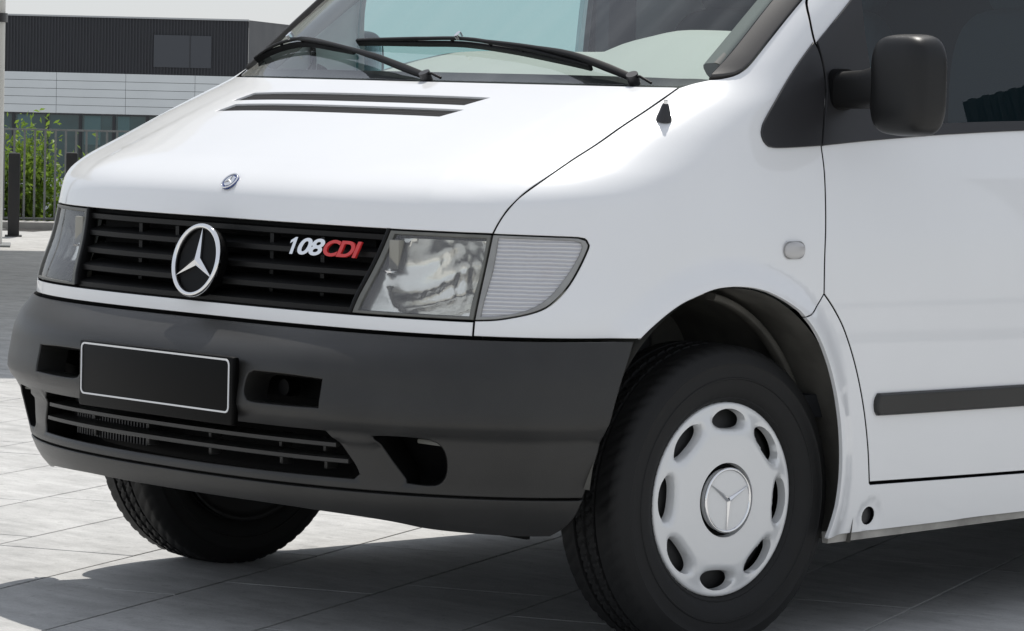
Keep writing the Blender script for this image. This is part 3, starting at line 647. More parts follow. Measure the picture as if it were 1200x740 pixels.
# hood emblem, aerial, side repeaters ------------------------------------------------
ep = np.array([onz(BODY, 0, .953)]); en = BODY.normal(ep)[0]; Re = frame(en)
EB = disc('hood_emblem', .022, .004, Vector(ep[0])+Vector(en)*.003, Re, 'blue', hood)
torus('emblem_ring', .0205, .0016, Vector(ep[0])+Vector(en)*.0035, Re, 'chrome', EB); disc('emblem_disc', .0145, .002, Vector(ep[0])+Vector(en)*.0045, Re, 'chrome', EB); arm_star('emblem_star', .0140, .0026, .003, Vector(ep[0])+Vector(en)*.0048, Re, 'whiteline', EB)
ap = np.array([(.819, -.135, 1.112)]); ap = Dom(BODY, 'hood').S(Dom(BODY, 'hood').fwd(ap)); an = Vector(BODY.normal(ap)[0]); ap = Vector(ap[0])
prof = [(.0002, .034), (.006, .033), (.0085, .027), (.012, .015), (.016, .004), (.017, -.004)]
V = []; Fc = []; n = 24; ax = (an*.55+Vector((.05, .1, .9))).normalized(); Rm = frame(ax)
for pr, pz in prof:
    for i in range(n): t = 2*math.pi*i/n; V.append(Rm @ Vector((pr*math.cos(t), pr*math.sin(t)*1.05, pz))+ap)
for q in range(len(prof)-1):
    for i in range(n): Fc.append((q*n+i, q*n+(i+1) % n, (q+1)*n+(i+1) % n, (q+1)*n+i))
aer = mk('aerial_base', V, Fc, 'trim', fender[0], True)
sweep('aerial_stud', [ap+ax*.030, ap+ax*.040], circ(.0045, 10), 'chrome', aer)
SIDE_REP = []
for f, s in zip(fender, (1, -1)):
    SIDE_REP.append((f, s))

# mirrors -----------------------------------------------------------------
def blob(name, c, s, m, parent, ex=3.2, taper=None, n=40, k=24):
    V = []; Fc = []
    sg = lambda v, e: math.copysign(abs(v)**e, v)
    for i in range(k+1):
        ph = -math.pi/2+math.pi*i/k
        for j in range(n):
            th = 2*math.pi*j/n; e = 2/ex
            p = [sg(math.cos(ph), e)*sg(math.cos(th), e)*s[0]/2, sg(math.cos(ph), e)*sg(math.sin(th), e)*s[1]/2, sg(math.sin(ph), e)*s[2]/2]
            if taper: p = taper(p)
            V.append((p[0]+c[0], p[1]+c[1], p[2]+c[2]))
    for i in range(k):
        for j in range(n): Fc.append((i*n+j, i*n+(j+1) % n, (i+1)*n+(j+1) % n, (i+1)*n+j))
    bm = bmesh.new(); vv = [bm.verts.new(v) for v in V]
    for f in Fc: bm.faces.new([vv[i] for i in f])
    bmesh.ops.remove_doubles(bm, verts=bm.verts, dist=1e-5)
    return from_bm(name, bm, m, parent, smooth=True)
for f, s in SIDE_REP:
    rp = blob('side_repeater', (s*.934, .145, .843), (.024, .062, .036), 'repeater', f, ex=2.5)
    sweep('repeater_rim', [(s*.9365, .145+a, .843+b) for a, b in rrect(.062, .035, .0165, 6)+rrect(.062, .035, .0165, 6)[:1]], circ(.0013, 8), 'ind_rim', rp, upv=(1, 0, 0))
for dr, s in zip(door, (1, -1)):
    def tp(p):
        y = p[1]; t = (y+.05)/.1; k = .84+.16*min(max(t, 0), 1); return (p[0]*k*(1+.06*(p[2] < 0)*abs(p[2])/.1*0), p[1], p[2]*(k*.5+.5))
    W = empty('wing_mirror', (0, 0, 0), '', ''); del W['label']; del W['category']; W.parent = dr
    hd = blob('mirror_housing', (s*1.055, .348, 1.194), (.178, .098, .222), 'mirror', W, ex=4.0, taper=tp)
    arm = [(s*.868, .342, 1.181), (s*.90, .342, 1.181), (s*.95, .345, 1.183), (s*.985, .348, 1.188), (s*1.005, .35, 1.19)]
    sweep('mirror_arm', arm, rrect(.072, .078, .022, 5), 'mirror', W, scale=[1.02, 1.02, 1.06, 1.15, 1.2])
    sweep('mirror_foot', [(s*.862, .340, 1.182), (s*.884, .340, 1.182)], rrect(.072, .088, .024, 5), 'rubber_seal', W)
    box('mirror_glass', (s*1.055, .3955, 1.194), (.104, .003, .145), 'chrome', W, bev=.001)

    if s < 0:   # folded back along the door
        W.matrix_parent_inverse = Matrix.Identity(4); piv = Vector((-.90, .345, 1.19)); W.matrix_local = Matrix.Translation(piv) @ Matrix.Rotation(R(-75), 4, 'Z') @ Matrix.Translation(-piv)

# wipers -----------------------------------------------------------------
GD = Dom(BODY, 'hood', -.004)
def onglass(x, w, h): P = GD.S(np.array([[x, w]])); N = GD.N(np.array([[x, w]])); return Vector(P[0])+Vector(N[0])*h
def gw(p): q = GD.fwd(np.array([p]))[0]; return (float(q[0]), float(q[1]))
def gpath(pts, hs, n=16):
    c = [gw(p) for p in pts]; c = catmull(c, .03); hh = np.interp(np.linspace(0, 1, len(c)), np.linspace(0, 1, len(hs)), hs)
    return [onglass(float(q[0]), float(q[1]), float(h)) for q, h in zip(c, hh)]
def wiper(piv, mid, tip, b0, b1, nb):
    Wp = empty('wiper', (0, 0, 0), '', ''); del Wp['label']; del Wp['category']; Wp.parent = VAN
    path = gpath([piv, mid, tip], [.010, .024, .024, .022])
    sc = list(np.interp(np.linspace(0, 1, len(path)), [0, .15, .4, .55, 1], [.95, 1.1, .9, .6, .5]))
    sweep('wiper_arm', path, rrect(.016, .012, .004, 3), 'rubber_seal', Wp, upv=(0, -.6, .8), scale=sc)
    sweep('wiper_pivot', [onglass(*gw(piv), -.015), onglass(*gw(piv), .020)], circ(.013, 16), 'trim', Wp, upv=(1, 0, 0))
    bp = gpath(b0, [.007, .007]); bl_ = sweep('wiper_blade', bp, [(-.003, -.008), (.003, -.008), (.005, .004), (.0, .007), (-.005, .004)], 'rubber_seal', Wp, upv=(0, -.6, .8))
    top = gpath(b1, [.013, .020, .023, .020, .013]); sweep('wiper_bridge', top, rrect(.009, .007, .0025, 2), 'rubber_seal', bl_, upv=(0, -.6, .8))
    for t in np.linspace(.12, .88, nb):
        a = bp[int(t*(len(bp)-1))]; b = top[int(t*(len(top)-1))]; sweep('wiper_claw', [a, (a+b)/2, b], rrect(.008, .006, .002, 1), 'rubber_seal', bl_, upv=(1, 0, 0))
    sweep('wiper_clip', [onglass(*gw(tip), .024), onglass(*gw(tip), .036)], rrect(.018, .010, .003, 2), 'chrome', Wp, upv=(1, 0, 0))
    jet = gpath([piv, (piv[0]+.02, piv[1], piv[2]+.004), (piv[0]+.05, piv[1], piv[2])], [.014, .016, .006]); sweep('wiper_hose', jet, circ(.003, 8), 'rubber_seal', Wp)
blade1 = [(-.335, .006, 1.262), (-.12, .0, 1.268), (.036, .0, 1.266), (.20, -.014, 1.252), (.36, -.03, 1.232), (.50, -.04, 1.212)]
wiper((.640, -.050, 1.190), (.40, -.026, 1.230), (.036, .004, 1.258), blade1, blade1, 6)
blade2 = [(-.735, .02, 1.222), (-.66, .025, 1.245), (-.55, .02, 1.256), (-.42, -.005, 1.250), (-.32, -.02, 1.238)]
wiper((.030, -.102, 1.186), (-.27, -.036, 1.224), (-.595, .030, 1.252), blade2, blade2, 5)

# wheels -------------------------------------------------------------------
def make_tyre():
    n = 360; pr = []
    half = [(.070, .203), (.080, .208), (.084, .213), (.0835, .216), (.0895, .224), (.0935, .236), (.0965, .25), (.0968, .253), (.0990, .2545), (.0990, .257), (.0972, .2585), (.0975, .272), (.0963, .284), (.0975, .286), (.0968, .289), (.0945, .2935), (.0895, .307), (.0835, .3145), (.078, .3185)]
    cr = [.072, .066, .060, .054, .048, .043, .0385, .0340, .0325, .0265, .025, .018, .012, .006, .0045]
    tread = [(x, .3255-.6*x*x) for x in cr]
    prof = half+tread+[(0, .3255-.0)]; prof = prof+[(-x, r) for x, r in prof[-2::-1]]
    V = np.zeros((n, len(prof), 3)); th = np.arange(n)*2*math.pi/n
    for j, (x, r) in enumerate(prof):
        rr = np.full(n, r); ax = abs(x)
        if .026 < ax < .0335: rr -= .007
        if ax < .0052: rr -= .006
        ph = (np.arange(n)+(x*160)) % 6
        if .043 <= ax < .0836: rr -= np.where(ph < 1.6, .0022 if ax < .08 else .001, 0)
        if .006 <= ax < .0255: rr -= np.where((np.arange(n)+x*260) % 5 < 1.1, .005, 0)
        if r < .31 and r > .21: rr += 0
        V[:, j] = np.c_[np.full(n, x), rr*np.cos(th), rr*np.sin(th)]
    k = len(prof); Fc = [(i*k+j, ((i+1) % n)*k+j, ((i+1) % n)*k+j+1, i*k+j+1) for i in range(n) for j in range(k-1)]
    bm = bmesh.new(); vv = [bm.verts.new(tuple(v)) for v in V.reshape(-1, 3)]
    for f in Fc: bm.faces.new([vv[i] for i in f])
    me = bpy.data.meshes.new('tyre'); bmesh.ops.recalc_face_normals(bm, faces=bm.faces); bm.to_mesh(me); bm.free()
    me.polygons.foreach_set('use_smooth', [True]*len(me.polygons)); me.set_sharp_from_angle(angle=R(38)); me.materials.append(M['rubber']); return me
def hub_h(r):   # height of the hubcap face above its rim plane
    return np.interp(r, [0, .078, .11, .14, .165, .188, .196, .2, .2035, .2055], [.0165, .0165, .0165, .0155, .0125, .007, .0062, .006, .004, -.004])
def make_hubcap():
    bs = [[(.2055*math.cos(t), .2055*math.sin(t)) for t in np.linspace(0, 2*math.pi, 120, endpoint=False)]]
    for k in range(8):
        a0 = R(90-4+45*k); L = []
        for t in np.linspace(0, 2*math.pi, 40, endpoint=False):
            c, s = math.cos(t), math.sin(t); q = math.copysign(abs(c)**.95, c)*.050; pr = .1695+math.copysign(abs(s)**.95, s)*.0215
            L.append((pr*math.cos(a0+q/.171), pr*math.sin(a0+q/.171)))
        bs.append(L)
    bs.append([(.0785*math.cos(t), .0785*math.sin(t)) for t in np.linspace(0, 2*math.pi, 72, endpoint=False)])
    pts = []; ed = []
    for L in bs: s0 = len(pts); pts += L; ed += [(s0+i, s0+(i+1) % len(L)) for i in range(len(L))]
    nb = len(pts); B = [np.array(L) for L in bs]; allb = np.concatenate(B)
    g = np.array([(x, y) for x in np.arange(-.2, .2001, .005) for y in np.arange(-.2, .2001, .005)])
    k = np.hypot(*g.T) < .1915
    for L in B[1:]: k &= ~inside(L, g)
    g = g[k]; g = np.concatenate([g]+[np.array([(rr*math.cos(t), rr*math.sin(t)) for t in np.linspace(0, 2*math.pi, 120, endpoint=False)]) for rr in (.2035, .2, .196)]); dm = np.linalg.norm(g[:, None]-allb[None], axis=2).min(1); g = g[dm > .0017]
    vs, _, fs, _, _, _ = delaunay_2d_cdt([Vector(map(float, p)) for p in pts]+[Vector(map(float, p)) for p in g], ed, [], 0, 1e-8)
    uv = np.array([tuple(v) for v in vs]); T = np.array([f for f in fs if len(f) == 3]); cen = uv[T].mean(1); kk = inside(B[0], cen)
    for L in B[1:]: kk &= ~inside(L, cen)
    T = T[kk]; r = np.hypot(*uv.T); h = hub_h(r)
    dh = np.full(len(uv), 9.)
    for L in B[1:-1]: dh = np.minimum(dh, np.linalg.norm(uv[:, None]-L[None], axis=2).min(1))
    t = np.clip(1-dh/.012, 0, 1); inner = np.clip((.188-r)/.02, .2, 1); h = h-.007*t*t*inner   # pressed flange around every hole
    V = [(h[i], uv[i, 0], uv[i, 1]) for i in range(len(uv))]; Fc = [tuple(t) for t in T]
    s0 = len(bs[0])
    for L in bs[1:]:
        K = len(L); st = len(V); cx, cy = np.mean(L, 0)
        idx = [int(np.argmin(np.hypot(uv[:, 0]-p[0], uv[:, 1]-p[1]))) for p in L]
        V += [(V[i][0]-.020, p[0]+(cx-p[0])*.06, p[1]+(cy-p[1])*.06) for i, p in zip(idx, L)]
        Fc += [(idx[j], idx[(j+1) % K], st+(j+1) % K, st+j) for j in range(K)]
    bm = bmesh.new(); vv = [bm.verts.new(v) for v in V]
    for f in Fc:
        try: bm.faces.new([vv[i] for i in f])
        except ValueError: pass
    bmesh.ops.recalc_face_normals(bm, faces=bm.faces)
    me = bpy.data.meshes.new('hubcap'); bm.to_mesh(me); bm.free(); me.polygons.foreach_set('use_smooth', [True]*len(me.polygons)); me.set_sharp_from_angle(angle=R(48)); me.materials.append(M['hubcap']); return me
tyre_me = make_tyre(); hub_me = make_hubcap()
WH = empty('wheel', (.808, 0, .3205), '', ''); del WH['label']; del WH['category']; WH.parent = VAN
obj('tyre', tyre_me, None, WH); hc = obj('hubcap', hub_me, None, WH); hc.location = (.074, 0, 0)
Rw = Matrix(((0, 0, 1), (1, 0, 0), (0, 1, 0)))
Rw2 = Rw @ Matrix.Rotation(R(176), 3, 'Z')
V = []; n = 48; prof = [(.074, .060), (.06, .19), (.05, .205), (-.08, .205), (-.085, .215), (-.07, .19), (-.05, .10), (.03, .06), (.03, 0.001)]
for x, r in prof:
    for i in range(n): t = 2*math.pi*i/n; V.append((x-.02, r*math.cos(t), r*math.sin(t)))
mk('rim', V, [(q*n+i, q*n+(i+1) % n, (q+1)*n+(i+1) % n, (q+1)*n+i) for q in range(len(prof)-1) for i in range(n)], 'rim', WH, True)
disc('hub_recess', .0785, .01, (.0785, 0, 0), Rw, 'black', hc)
ccp = disc('centre_cap', .066, .014, (.094-.074+.001, 0, 0), Rw, 'hubcap', hc, dome=.002)
torus('cap_ring', .0655, .0035, (.0205, 0, 0), Rw, 'chrome', ccp); arm_star('cap_star', .062, .006, .006, (.0225, 0, 0), Rw2, 'chrome', ccp)
for q in ccp.parent.children:
    if q.name.startswith('hub_recess'): q.data.transform(Matrix.Translation((-.074, 0, 0)))
def copy_tree(o, parent):
    c = o.copy(); COL.objects.link(c); c.parent = parent
    for ch in list(o.children): copy_tree(ch, c)
    return c
for x, y, rz in ((-.808, 0, 180), (.808, 3.0, 0), (-.808, 3.0, 180)):
    c = copy_tree(WH, VAN); c.location = (x, y, .3205); c.rotation_euler = (R(20 if x < 0 else 50), 0, R(rz))
# wheel wells ----------------------------------------------------------------
for s in (1, -1):
    for y0 in (0, 3.0):
        V = []; Fc = []; A = xr(R(-12), R(172), 56); xs_ = [.926, .895, .87, .80, .70, .60, .50]
        for i, a in enumerate(A):
            for x in xs_:
                rr = .461+.010*math.sin(a*9)*(x < .85)+(.012 if .78 < x < .82 else 0)
                if y0 == 0 and a < R(60) and x < .86: rr -= .0
                V.append((s*x, y0-.03+rr*math.cos(a)*.86, .305+rr*math.sin(a)))
        k = len(xs_)
        for i in range(len(A)-1):
            for j in range(k-1): Fc.append((i*k+j, i*k+j+1, (i+1)*k+j+1, (i+1)*k+j))
        mk('wheel_liner', V, Fc, 'liner', VAN, True)
        sweep('liner_rib', [(s*.80, y0-.03+.442*math.cos(a)*.86, .305+.442*math.sin(a)) for a in xr(R(8), R(80), 24)], rrect(.014, .03, .004, 2), 'liner', VAN, upv=(s, 0, 0))
        box('arch_inner_wall', (s*.49, y0, .55), (.02, .95, .60), 'liner', VAN)
        sweep('suspension_strut', [(s*.60, y0+.02, .38), (s*.56, y0+.05, .80)], circ(.035, 16), 'rim', VAN)
        sweep('brake_hose', [(s*.70, y0-.30, .60), (s*.66, y0-.25, .66), (s*.60, y0-.20, .70)], circ(.012, 8), 'black', VAN)
box('engine_tray', (0, -.30, .62), (.94, .62, .50), 'black', VAN)
box('floor_pan', (0, 1.85, .34), (1.70, 2.75, .16), 'black', VAN, bev=.02)
box('front_crossmember', (0, -.58, .40), (1.05, .12, .16), 'black', VAN)

# cabin and rear body ----------------------------------------------------------
def cab(name, V, Fc, m): return mk(name, V, Fc, m, VAN)
DV = []; Fc = []; prof = [(-.03, 1.12), (.02, 1.165), (.15, 1.195), (.30, 1.235), (.40, 1.255), (.45, 1.24), (.45, 1.10), (.40, .70)]
xx = xr(-.80, .80, 49)
for x in xx:
    for y, z in prof: DV.append((x, y+.20*(abs(x)/.8)**2.5, z-.03*(abs(x)/.8)**4+(.055*math.exp(-((x-.42)/.24)**4)*min(max((y-.08)/.2, 0), 1) if z > 1.0 else 0)))
k = len(prof)
for i in range(len(xx)-1):
    for j in range(k-1): Fc.append((i*k+j, (i+1)*k+j, (i+1)*k+j+1, i*k+j+1))
da = mk('dashboard', DV, Fc, 'dash', VAN, True)
for x0, x1 in ((-.62, -.12), (-.02, .42)):
    P = [(x, .075+.20*(abs(x)/.8)**2.5, 1.181-.03*(abs(x)/.8)**4) for x in xr(x0, x1, 14)]; sweep('defroster_vent', P, rrect(.026, .008, .003, 2), 'interior_dark', da)
sw = torus('steering_wheel', .19, .014, (.38, .62, 1.10), frame((0, .55, .83)), 'interior_dark', VAN); box('steering_hub', (.38, .60, 1.08), (.14, .03, .12), 'interior_dark', sw, rot=Matrix.Rotation(R(-55), 3, 'X'), bev=.01)
for x in (.42, -.22, -.58):
    S = empty('seat', (0, 0, 0), '', ''); del S['label']; del S['category']; S.parent = VAN
    blob('cushion', (x, 1.20, .80), (.44, .5, .18), 'seat', S, ex=4); blob('seat_back', (x, 1.50, 1.08), (.42, .14, .62), 'seat', S, ex=4)
    blob('headrest', (x, 1.54, 1.47), (.27, .10, .20), 'seat', S, ex=4)
    for dx in (-.05, .05): sweep('headrest_post', [(x+dx, 1.535, 1.34), (x+dx, 1.538, 1.43)], circ(.006, 8), 'chrome', S)
sec = [(.90, .24), (.93, .33), (.942, .6), (.936, .8), (.91, 1.0), (.878, 1.14), (.846, 1.37), (.80, 1.60), (.765, 1.72), (.70, 1.80), (.55, 1.845), (.28, 1.87), (0, 1.878)]
sec2 = sec+[(-x, z) for x, z in sec[-2::-1]]
def loft(name, ys, s2, m, inset=0, z0=-9, cap=False):
    V = []; Fc = []; S_ = [(x, z) for x, z in s2 if z >= z0]; k = len(S_)
    for y in ys:
        for x, z in S_: V.append((x*(1-inset), y, z-inset*.6))
    for i in range(len(ys)-1):
        for j in range(k-1): Fc.append((i*k+j, i*k+j+1, (i+1)*k+j+1, (i+1)*k+j))
    if cap: Fc.append(tuple((len(ys)-1)*k+j for j in range(k)))
    return mk(name, V, Fc, m, VAN, not cap)
loft('rear_body', [1.246, 1.9, 2.5], sec2, 'paint', z0=.33); loft('rear_body', [2.5, 3.1, 3.6], sec2, 'paint', z0=.70); loft('tail_panel', [3.6, 3.72], sec2, 'paint', z0=.33, cap=True)
loft('roof', [.70, 1.0, 1.246], sec2, 'paint', z0=1.715)
wtop = sorted(w_top, key=lambda p: p[0])
loft('headlining', [.74, 1.0, 1.80], sec2, 'interior', inset=.03, z0=1.715)
for s in (1, -1):
    box('b_pillar', (s*.775, 1.26, 1.24), (.05, .10, .72), 'interior_dark', VAN)
    box('door_card', (s*.865, .80, .76), (.02, .80, .60), 'interior', VAN, bev=.01)
    sweep('pillar_lining', [(s*(.755-.1*t), .075+.66*t, 1.215+.50*t) for t in xr(0, 1, 6)], rrect(.05, .04, .012, 2), 'interior', VAN, upv=(0, -.6, .8))
box('bulkhead', (0, 1.80, 1.02), (1.50, .03, 1.36), 'interior_dark', VAN)
box('cab_floor', (0, .95, .50), (1.70, 1.7, .05), 'interior_dark', VAN)
# slot panel filling between roof edge and windscreen top
hd_ = [onz(BODY, x, 1.72) for x in xr(-.76, .76, 21)]
V = [p for p in hd_]+[(p[0], .72, float(np.interp(abs(p[0]), [x for x, z in sec[::-1]][:5], [z for x, z in sec[::-1]][:5]))+.0015) for p in hd_]; n = len(hd_)
mk('windscreen_header', V, [(i, i+1, n+i+1, n+i) for i in range(n-1)], 'paint', VAN, True)
# ------------------------------------------------------------------ ground
DV_ = Vector((-.8211, .5708, 0)); PV_ = Vector((.5708, .8211, 0))      # away from the van / across
def TP(t, p, z=0): return DV_*t+PV_*p+Vector((0, 0, z))
M['earth'] = mat('ground_earth', (.07, .066, .06), .95, vary=.4, vscale=.6)
prof = [(-3000, -.0055), (19.6, -.0055), (19.9, -.35), (46, -9.0), (3000, -9.0)]
V = [TP(t, p, z) for t, z in prof for p in (-3000, 3000)]
M['apron'] = mat('pale_apron', (.42, .42, .40), .9, vary=.15, vscale=.2)
ground = mk('ground', V, [(2*i, 2*i+1, 2*i+3, 2*i+2) for i in range(4)], 'earth', kind='structure'); ground.data.materials.append(M['apron']); ground.data.polygons[3].material_index = 1
_n = M['earth'].node_tree.nodes; _l = M['earth'].node_tree.links; _b = _n['Principled BSDF']; _g = _n.new('ShaderNodeNewGeometry'); _v = _n.new('ShaderNodeVectorMath'); _v.operation = 'LENGTH'; _l.new(_g.outputs['Position'], _v.inputs[0])
_m = _n.new('ShaderNodeMath'); _m.operation = 'GREATER_THAN'; _m.inputs[1].default_value = 21; _l.new(_v.outputs['Value'], _m.inputs[0]); _x = _n.new('ShaderNodeMix'); _x.data_type = 'RGBA'; _l.new(_m.outputs[0], _x.inputs['Factor'])
_x.inputs['A'].default_value = (.035, .033, .03, 1); _x.inputs['B'].default_value = (.42, .415, .40, 1); _l.new(_x.outputs['Result'], _b.inputs['Base Color'])      # joint bed under the slabs, plain concrete farther out
def slab_mat():
    m = bpy.data.materials.new('paving_concrete'); m.use_nodes = True; n = m.node_tree.nodes; l = m.node_tree.links; b = n['Principled BSDF']
    g = n.new('ShaderNodeNewGeometry'); mp = n.new('ShaderNodeMapping'); mp.inputs['Rotation'].default_value = (0, 0, R(-26)); mp.inputs['Scale'].default_value = (1.5, 7, 1)
    l.new(g.outputs['Position'], mp.inputs[0])
    t1 = n.new('ShaderNodeTexNoise'); t1.inputs['Scale'].default_value = 2.2; t1.inputs['Detail'].default_value = 8; t1.inputs['Roughness'].default_value = .65
    t2 = n.new('ShaderNodeTexNoise'); t2.inputs['Scale'].default_value = 160; t2.inputs['Detail'].default_value = 3
    t3 = n.new('ShaderNodeTexNoise'); t3.inputs['Scale'].default_value = .9; t3.inputs['Detail'].default_value = 4
    l.new(mp.outputs[0], t1.inputs['Vector']); l.new(g.outputs['Position'], t2.inputs['Vector']); l.new(g.outputs['Position'], t3.inputs['Vector'])
    oi = n.new('ShaderNodeObjectInfo')
    def rng(src, a, b_, lo=.3, hi=.7):
        r = n.new('ShaderNodeMapRange'); r.inputs['From Min'].default_value = lo; r.inputs['From Max'].default_value = hi; r.inputs['To Min'].default_value = a; r.inputs['To Max'].default_value = b_; l.new(src, r.inputs[0]); return r.outputs[0]
    def mul(a, b_): q = n.new('ShaderNodeMath'); q.operation = 'MULTIPLY'; l.new(a, q.inputs[0]); l.new(b_, q.inputs[1]); return q.outputs[0]
    f = mul(mul(rng(t1.outputs['Fac'], .78, 1.07), rng(t2.outputs['Fac'], .93, 1.05)), mul(rng(t3.outputs['Fac'], .93, 1.04), rng(oi.outputs['Random'], .95, 1.03, 0, 1)))
    t4 = n.new('ShaderNodeTexNoise'); t4.inputs['Scale'].default_value = 34; t4.inputs['Detail'].default_value = 5; l.new(g.outputs['Position'], t4.inputs['Vector']); f = mul(f, rng(t4.outputs['Fac'], .80, 1.0, .28, .42)); t5 = n.new('ShaderNodeTexNoise'); t5.inputs['Scale'].default_value = 5; t5.inputs['Detail'].default_value = 7; t5.inputs['Roughness'].default_value = .7; l.new(g.outputs['Position'], t5.inputs['Vector']); f = mul(f, rng(t5.outputs['Fac'], .86, 1.03, .35, .55))
    sc = n.new('ShaderNodeVectorMath'); sc.operation = 'SCALE'; sc.inputs[0].default_value = (.535, .533, .52); l.new(f, sc.inputs['Scale']); l.new(sc.outputs[0], b.inputs['Base Color'])
    b.inputs['Roughness'].default_value = .82; b.inputs['Specular IOR Level'].default_value = .3
    bp = n.new('ShaderNodeBump'); bp.inputs['Strength'].default_value = .25; bp.inputs['Distance'].default_value = .002; l.new(mul(rng(t2.outputs['Fac'], 0, 1), rng(t1.outputs['Fac'], .5, 1)), bp.inputs['Height']); l.new(bp.outputs[0], b.inputs['Normal'])
    return m
M['slab'] = slab_mat()
d_r = Vector((-.4384, .8988, 0)); e_r = Vector((-.8988, -.4384, 0)); SW, SL = .385, .77
off0 = .165; known = {0: .77, 1: .53, 2: .29, 3: .474, -1: .18, -2: .62, -3: .44}
def bevbox(lx_, ly_, h, b):
    hx, hy = lx_/2, ly_/2; V = [(sx*(hx-b), sy*(hy-b), 0) for sx, sy in ((-1, -1), (1, -1), (1, 1), (-1, 1))]+[(sx*hx, sy*hy, -b) for sx, sy in ((-1, -1), (1, -1), (1, 1), (-1, 1))]+[(sx*hx, sy*hy, -h) for sx, sy in ((-1, -1), (1, -1), (1, 1), (-1, 1))]
    F = [(0, 1, 2, 3)]
    for q in (0, 4):
        for i in range(4): F.append((q+i, q+4+i, q+4+(i+1) % 4, q+(i+1) % 4))
    return V, F
G_ = .007; sv, sf = bevbox(SL-G_, SW-G_, .018, .0008)
slab_me = bpy.data.meshes.new('paving_slab'); slab_me.from_pydata(sv, [], sf); slab_me.update(); slab_me.materials.append(M['slab'])
ang = math.atan2(d_r.y, d_r.x); cands = []
cm = cam.matrix_world.inverted()
for k in range(-45, 62):
    ph = known.get(k, (k*.37) % 1*SL)
    for j in range(-30, 34):
        o_ = off0+SW*(k+.5); s_ = ph+SL*(j+.5); c = e_r*o_+d_r*s_
        tt = c.dot(DV_)
        if tt > 18.7 or tt < -13 or abs(c.dot(PV_)) > 15 or c.length > 20.8: continue
        q = cm @ c; vis = q.z < 0 and abs(q.x/-q.z*4181) < 680 and abs(q.y/-q.z*4181) < 440
        cands.append((0 if vis else 1, (c-CAM_POS).length, c))
cands.sort(key=lambda a: (a[0], a[1]))
SV = []; SF = []
for i, (vis, dist, c) in enumerate(cands):
    if i < 290 and vis == 0:
        o = obj('paving_slab', slab_me, None, ground); o.location = (c.x, c.y, random.uniform(-.0003, .0003)); o.rotation_euler = (0, 0, ang)
    else:
        b0 = len(SV); ca, sa = math.cos(ang), math.sin(ang)
        SV += [(c.x+x*ca-y*sa, c.y+x*sa+y*ca, z) for x, y, z in sv]; SF += [tuple(b0+q for q in f) for f in sf]
mk('paving_field', SV, SF, 'slab', ground, kind='stuff')
# kerb -----------------------------------------------------------------------
M['kerb'] = mat('kerb_concrete', (.42, .41, .39), .85, vary=.15, vscale=8, bump=.2, bscale=120)
kang = math.atan2(PV_.y, PV_.x); Rk = Matrix.Rotation(kang, 3, 'Z')
kerb = bpy.data.objects.new('kerb', None); COL.objects.link(kerb); kerb['kind'] = 'structure'
for i in range(14): box('kerb_stone', TP(19.02, -7.2+i*1.0, .015), (.992, .24, .07), 'kerb', kerb, rot=Rk, bev=.008)
# ------------------------------------------------------------------ railing, bollards, column
M['steel'] = mat('galvanised_steel', (.20, .21, .21), .5, metal=.3, vary=.15, vscale=20)
M['black_paint'] = mat('black_bollard_paint', (.008, .008, .009), .45)
M['white_metal'] = mat('white_column_paint', (.78, .77, .72), .45, vary=.06, vscale=4)
FE = empty('railing', TP(19.32, 0), 'grey steel railing of thin upright bars behind the kerb', 'railing')
def fchild(o): o.location = -FE.location; return o
bar_me = None
for i in range(110):
    p = -5.2+i*.0775
    if bar_me is None:
        o = box('bar', (0, 0, .36), (.017, .017, .70), 'steel', FE, rot=None); bar_me = o.data
    else: o = obj('bar', bar_me, None, FE)
    o.location = TP(0, p, .03); o.rotation_euler = (0, 0, kang)
for z in (.735, .060):
    o = box('rail', (0, 0, 0), (8.6, .022, .014), 'steel', FE, rot=Rk); o.location = TP(0, -.95, z)
def bollard(t, p, label):
    B = empty('bollard', TP(t, p), label, 'bollard', 'bollards before the railing')
    bm = bmesh.new(); bm_box(bm, (0, 0, .29), (.082, .082, .60), rot=Rk, bev=.006); from_bm('post', bm, 'black_paint', B, smooth=True, ang=40)
    bm = bmesh.new(); bm_box(bm, (0, 0, .588), (.072, .072, .012), rot=Rk, bev=.003); from_bm('cap', bm, 'black_paint', B)
    bm = bmesh.new(); bm_box(bm, (0, 0, .004), (.12, .12, .012), rot=Rk, bev=.003); from_bm('foot_plate', bm, 'black_paint', B)
    return B
bollard(17.6, -1.08, 'black square bollard beside the white column'); bollard(18.1, -.67, 'black square bollard half hidden behind the hood of the van')
bollard(17.6, -2.6, 'black square bollard standing past the white column, away from the van')
CO = empty('canopy', TP(16.2, -1.30), 'white canopy roof added out of view to shade the paving, on thick white columns', 'canopy')  # unseen roof, added to cast the shade on the far paving
for tt, pp in ((16.2, -1.30), (9.2, -5.4), (16.2, 3.2)):
    b = TP(tt, pp)-CO.location
    sweep('column', [b+Vector((0, 0, -.01)), b+Vector((0, 0, 2)), b+Vector((0, 0, 4.1))], circ(.155, 40), 'white_metal', CO, upv=(1, 0, 0), ang=30)
    sweep('column_collar', [b+Vector((0, 0, 1.50)), b+Vector((0, 0, 1.56))], circ(.170, 40), 'trim', CO, upv=(1, 0, 0), ang=30)
    box('foot_plate', b+Vector((0, 0, .006)), (.42, .42, .016), 'steel', CO, rot=Rk, bev=.004)
box('shade_roof', TP(12.75, -1.0, 4.25)-CO.location, (11.5, 9.7, .28), 'white_metal', CO, rot=Rk, bev=.02)
for i in range(6): box('shade_roof_beam', TP(8.4+i*1.75, -1.0, 4.02)-CO.location, (11.2, .12, .18), 'white_metal', CO, rot=Rk)

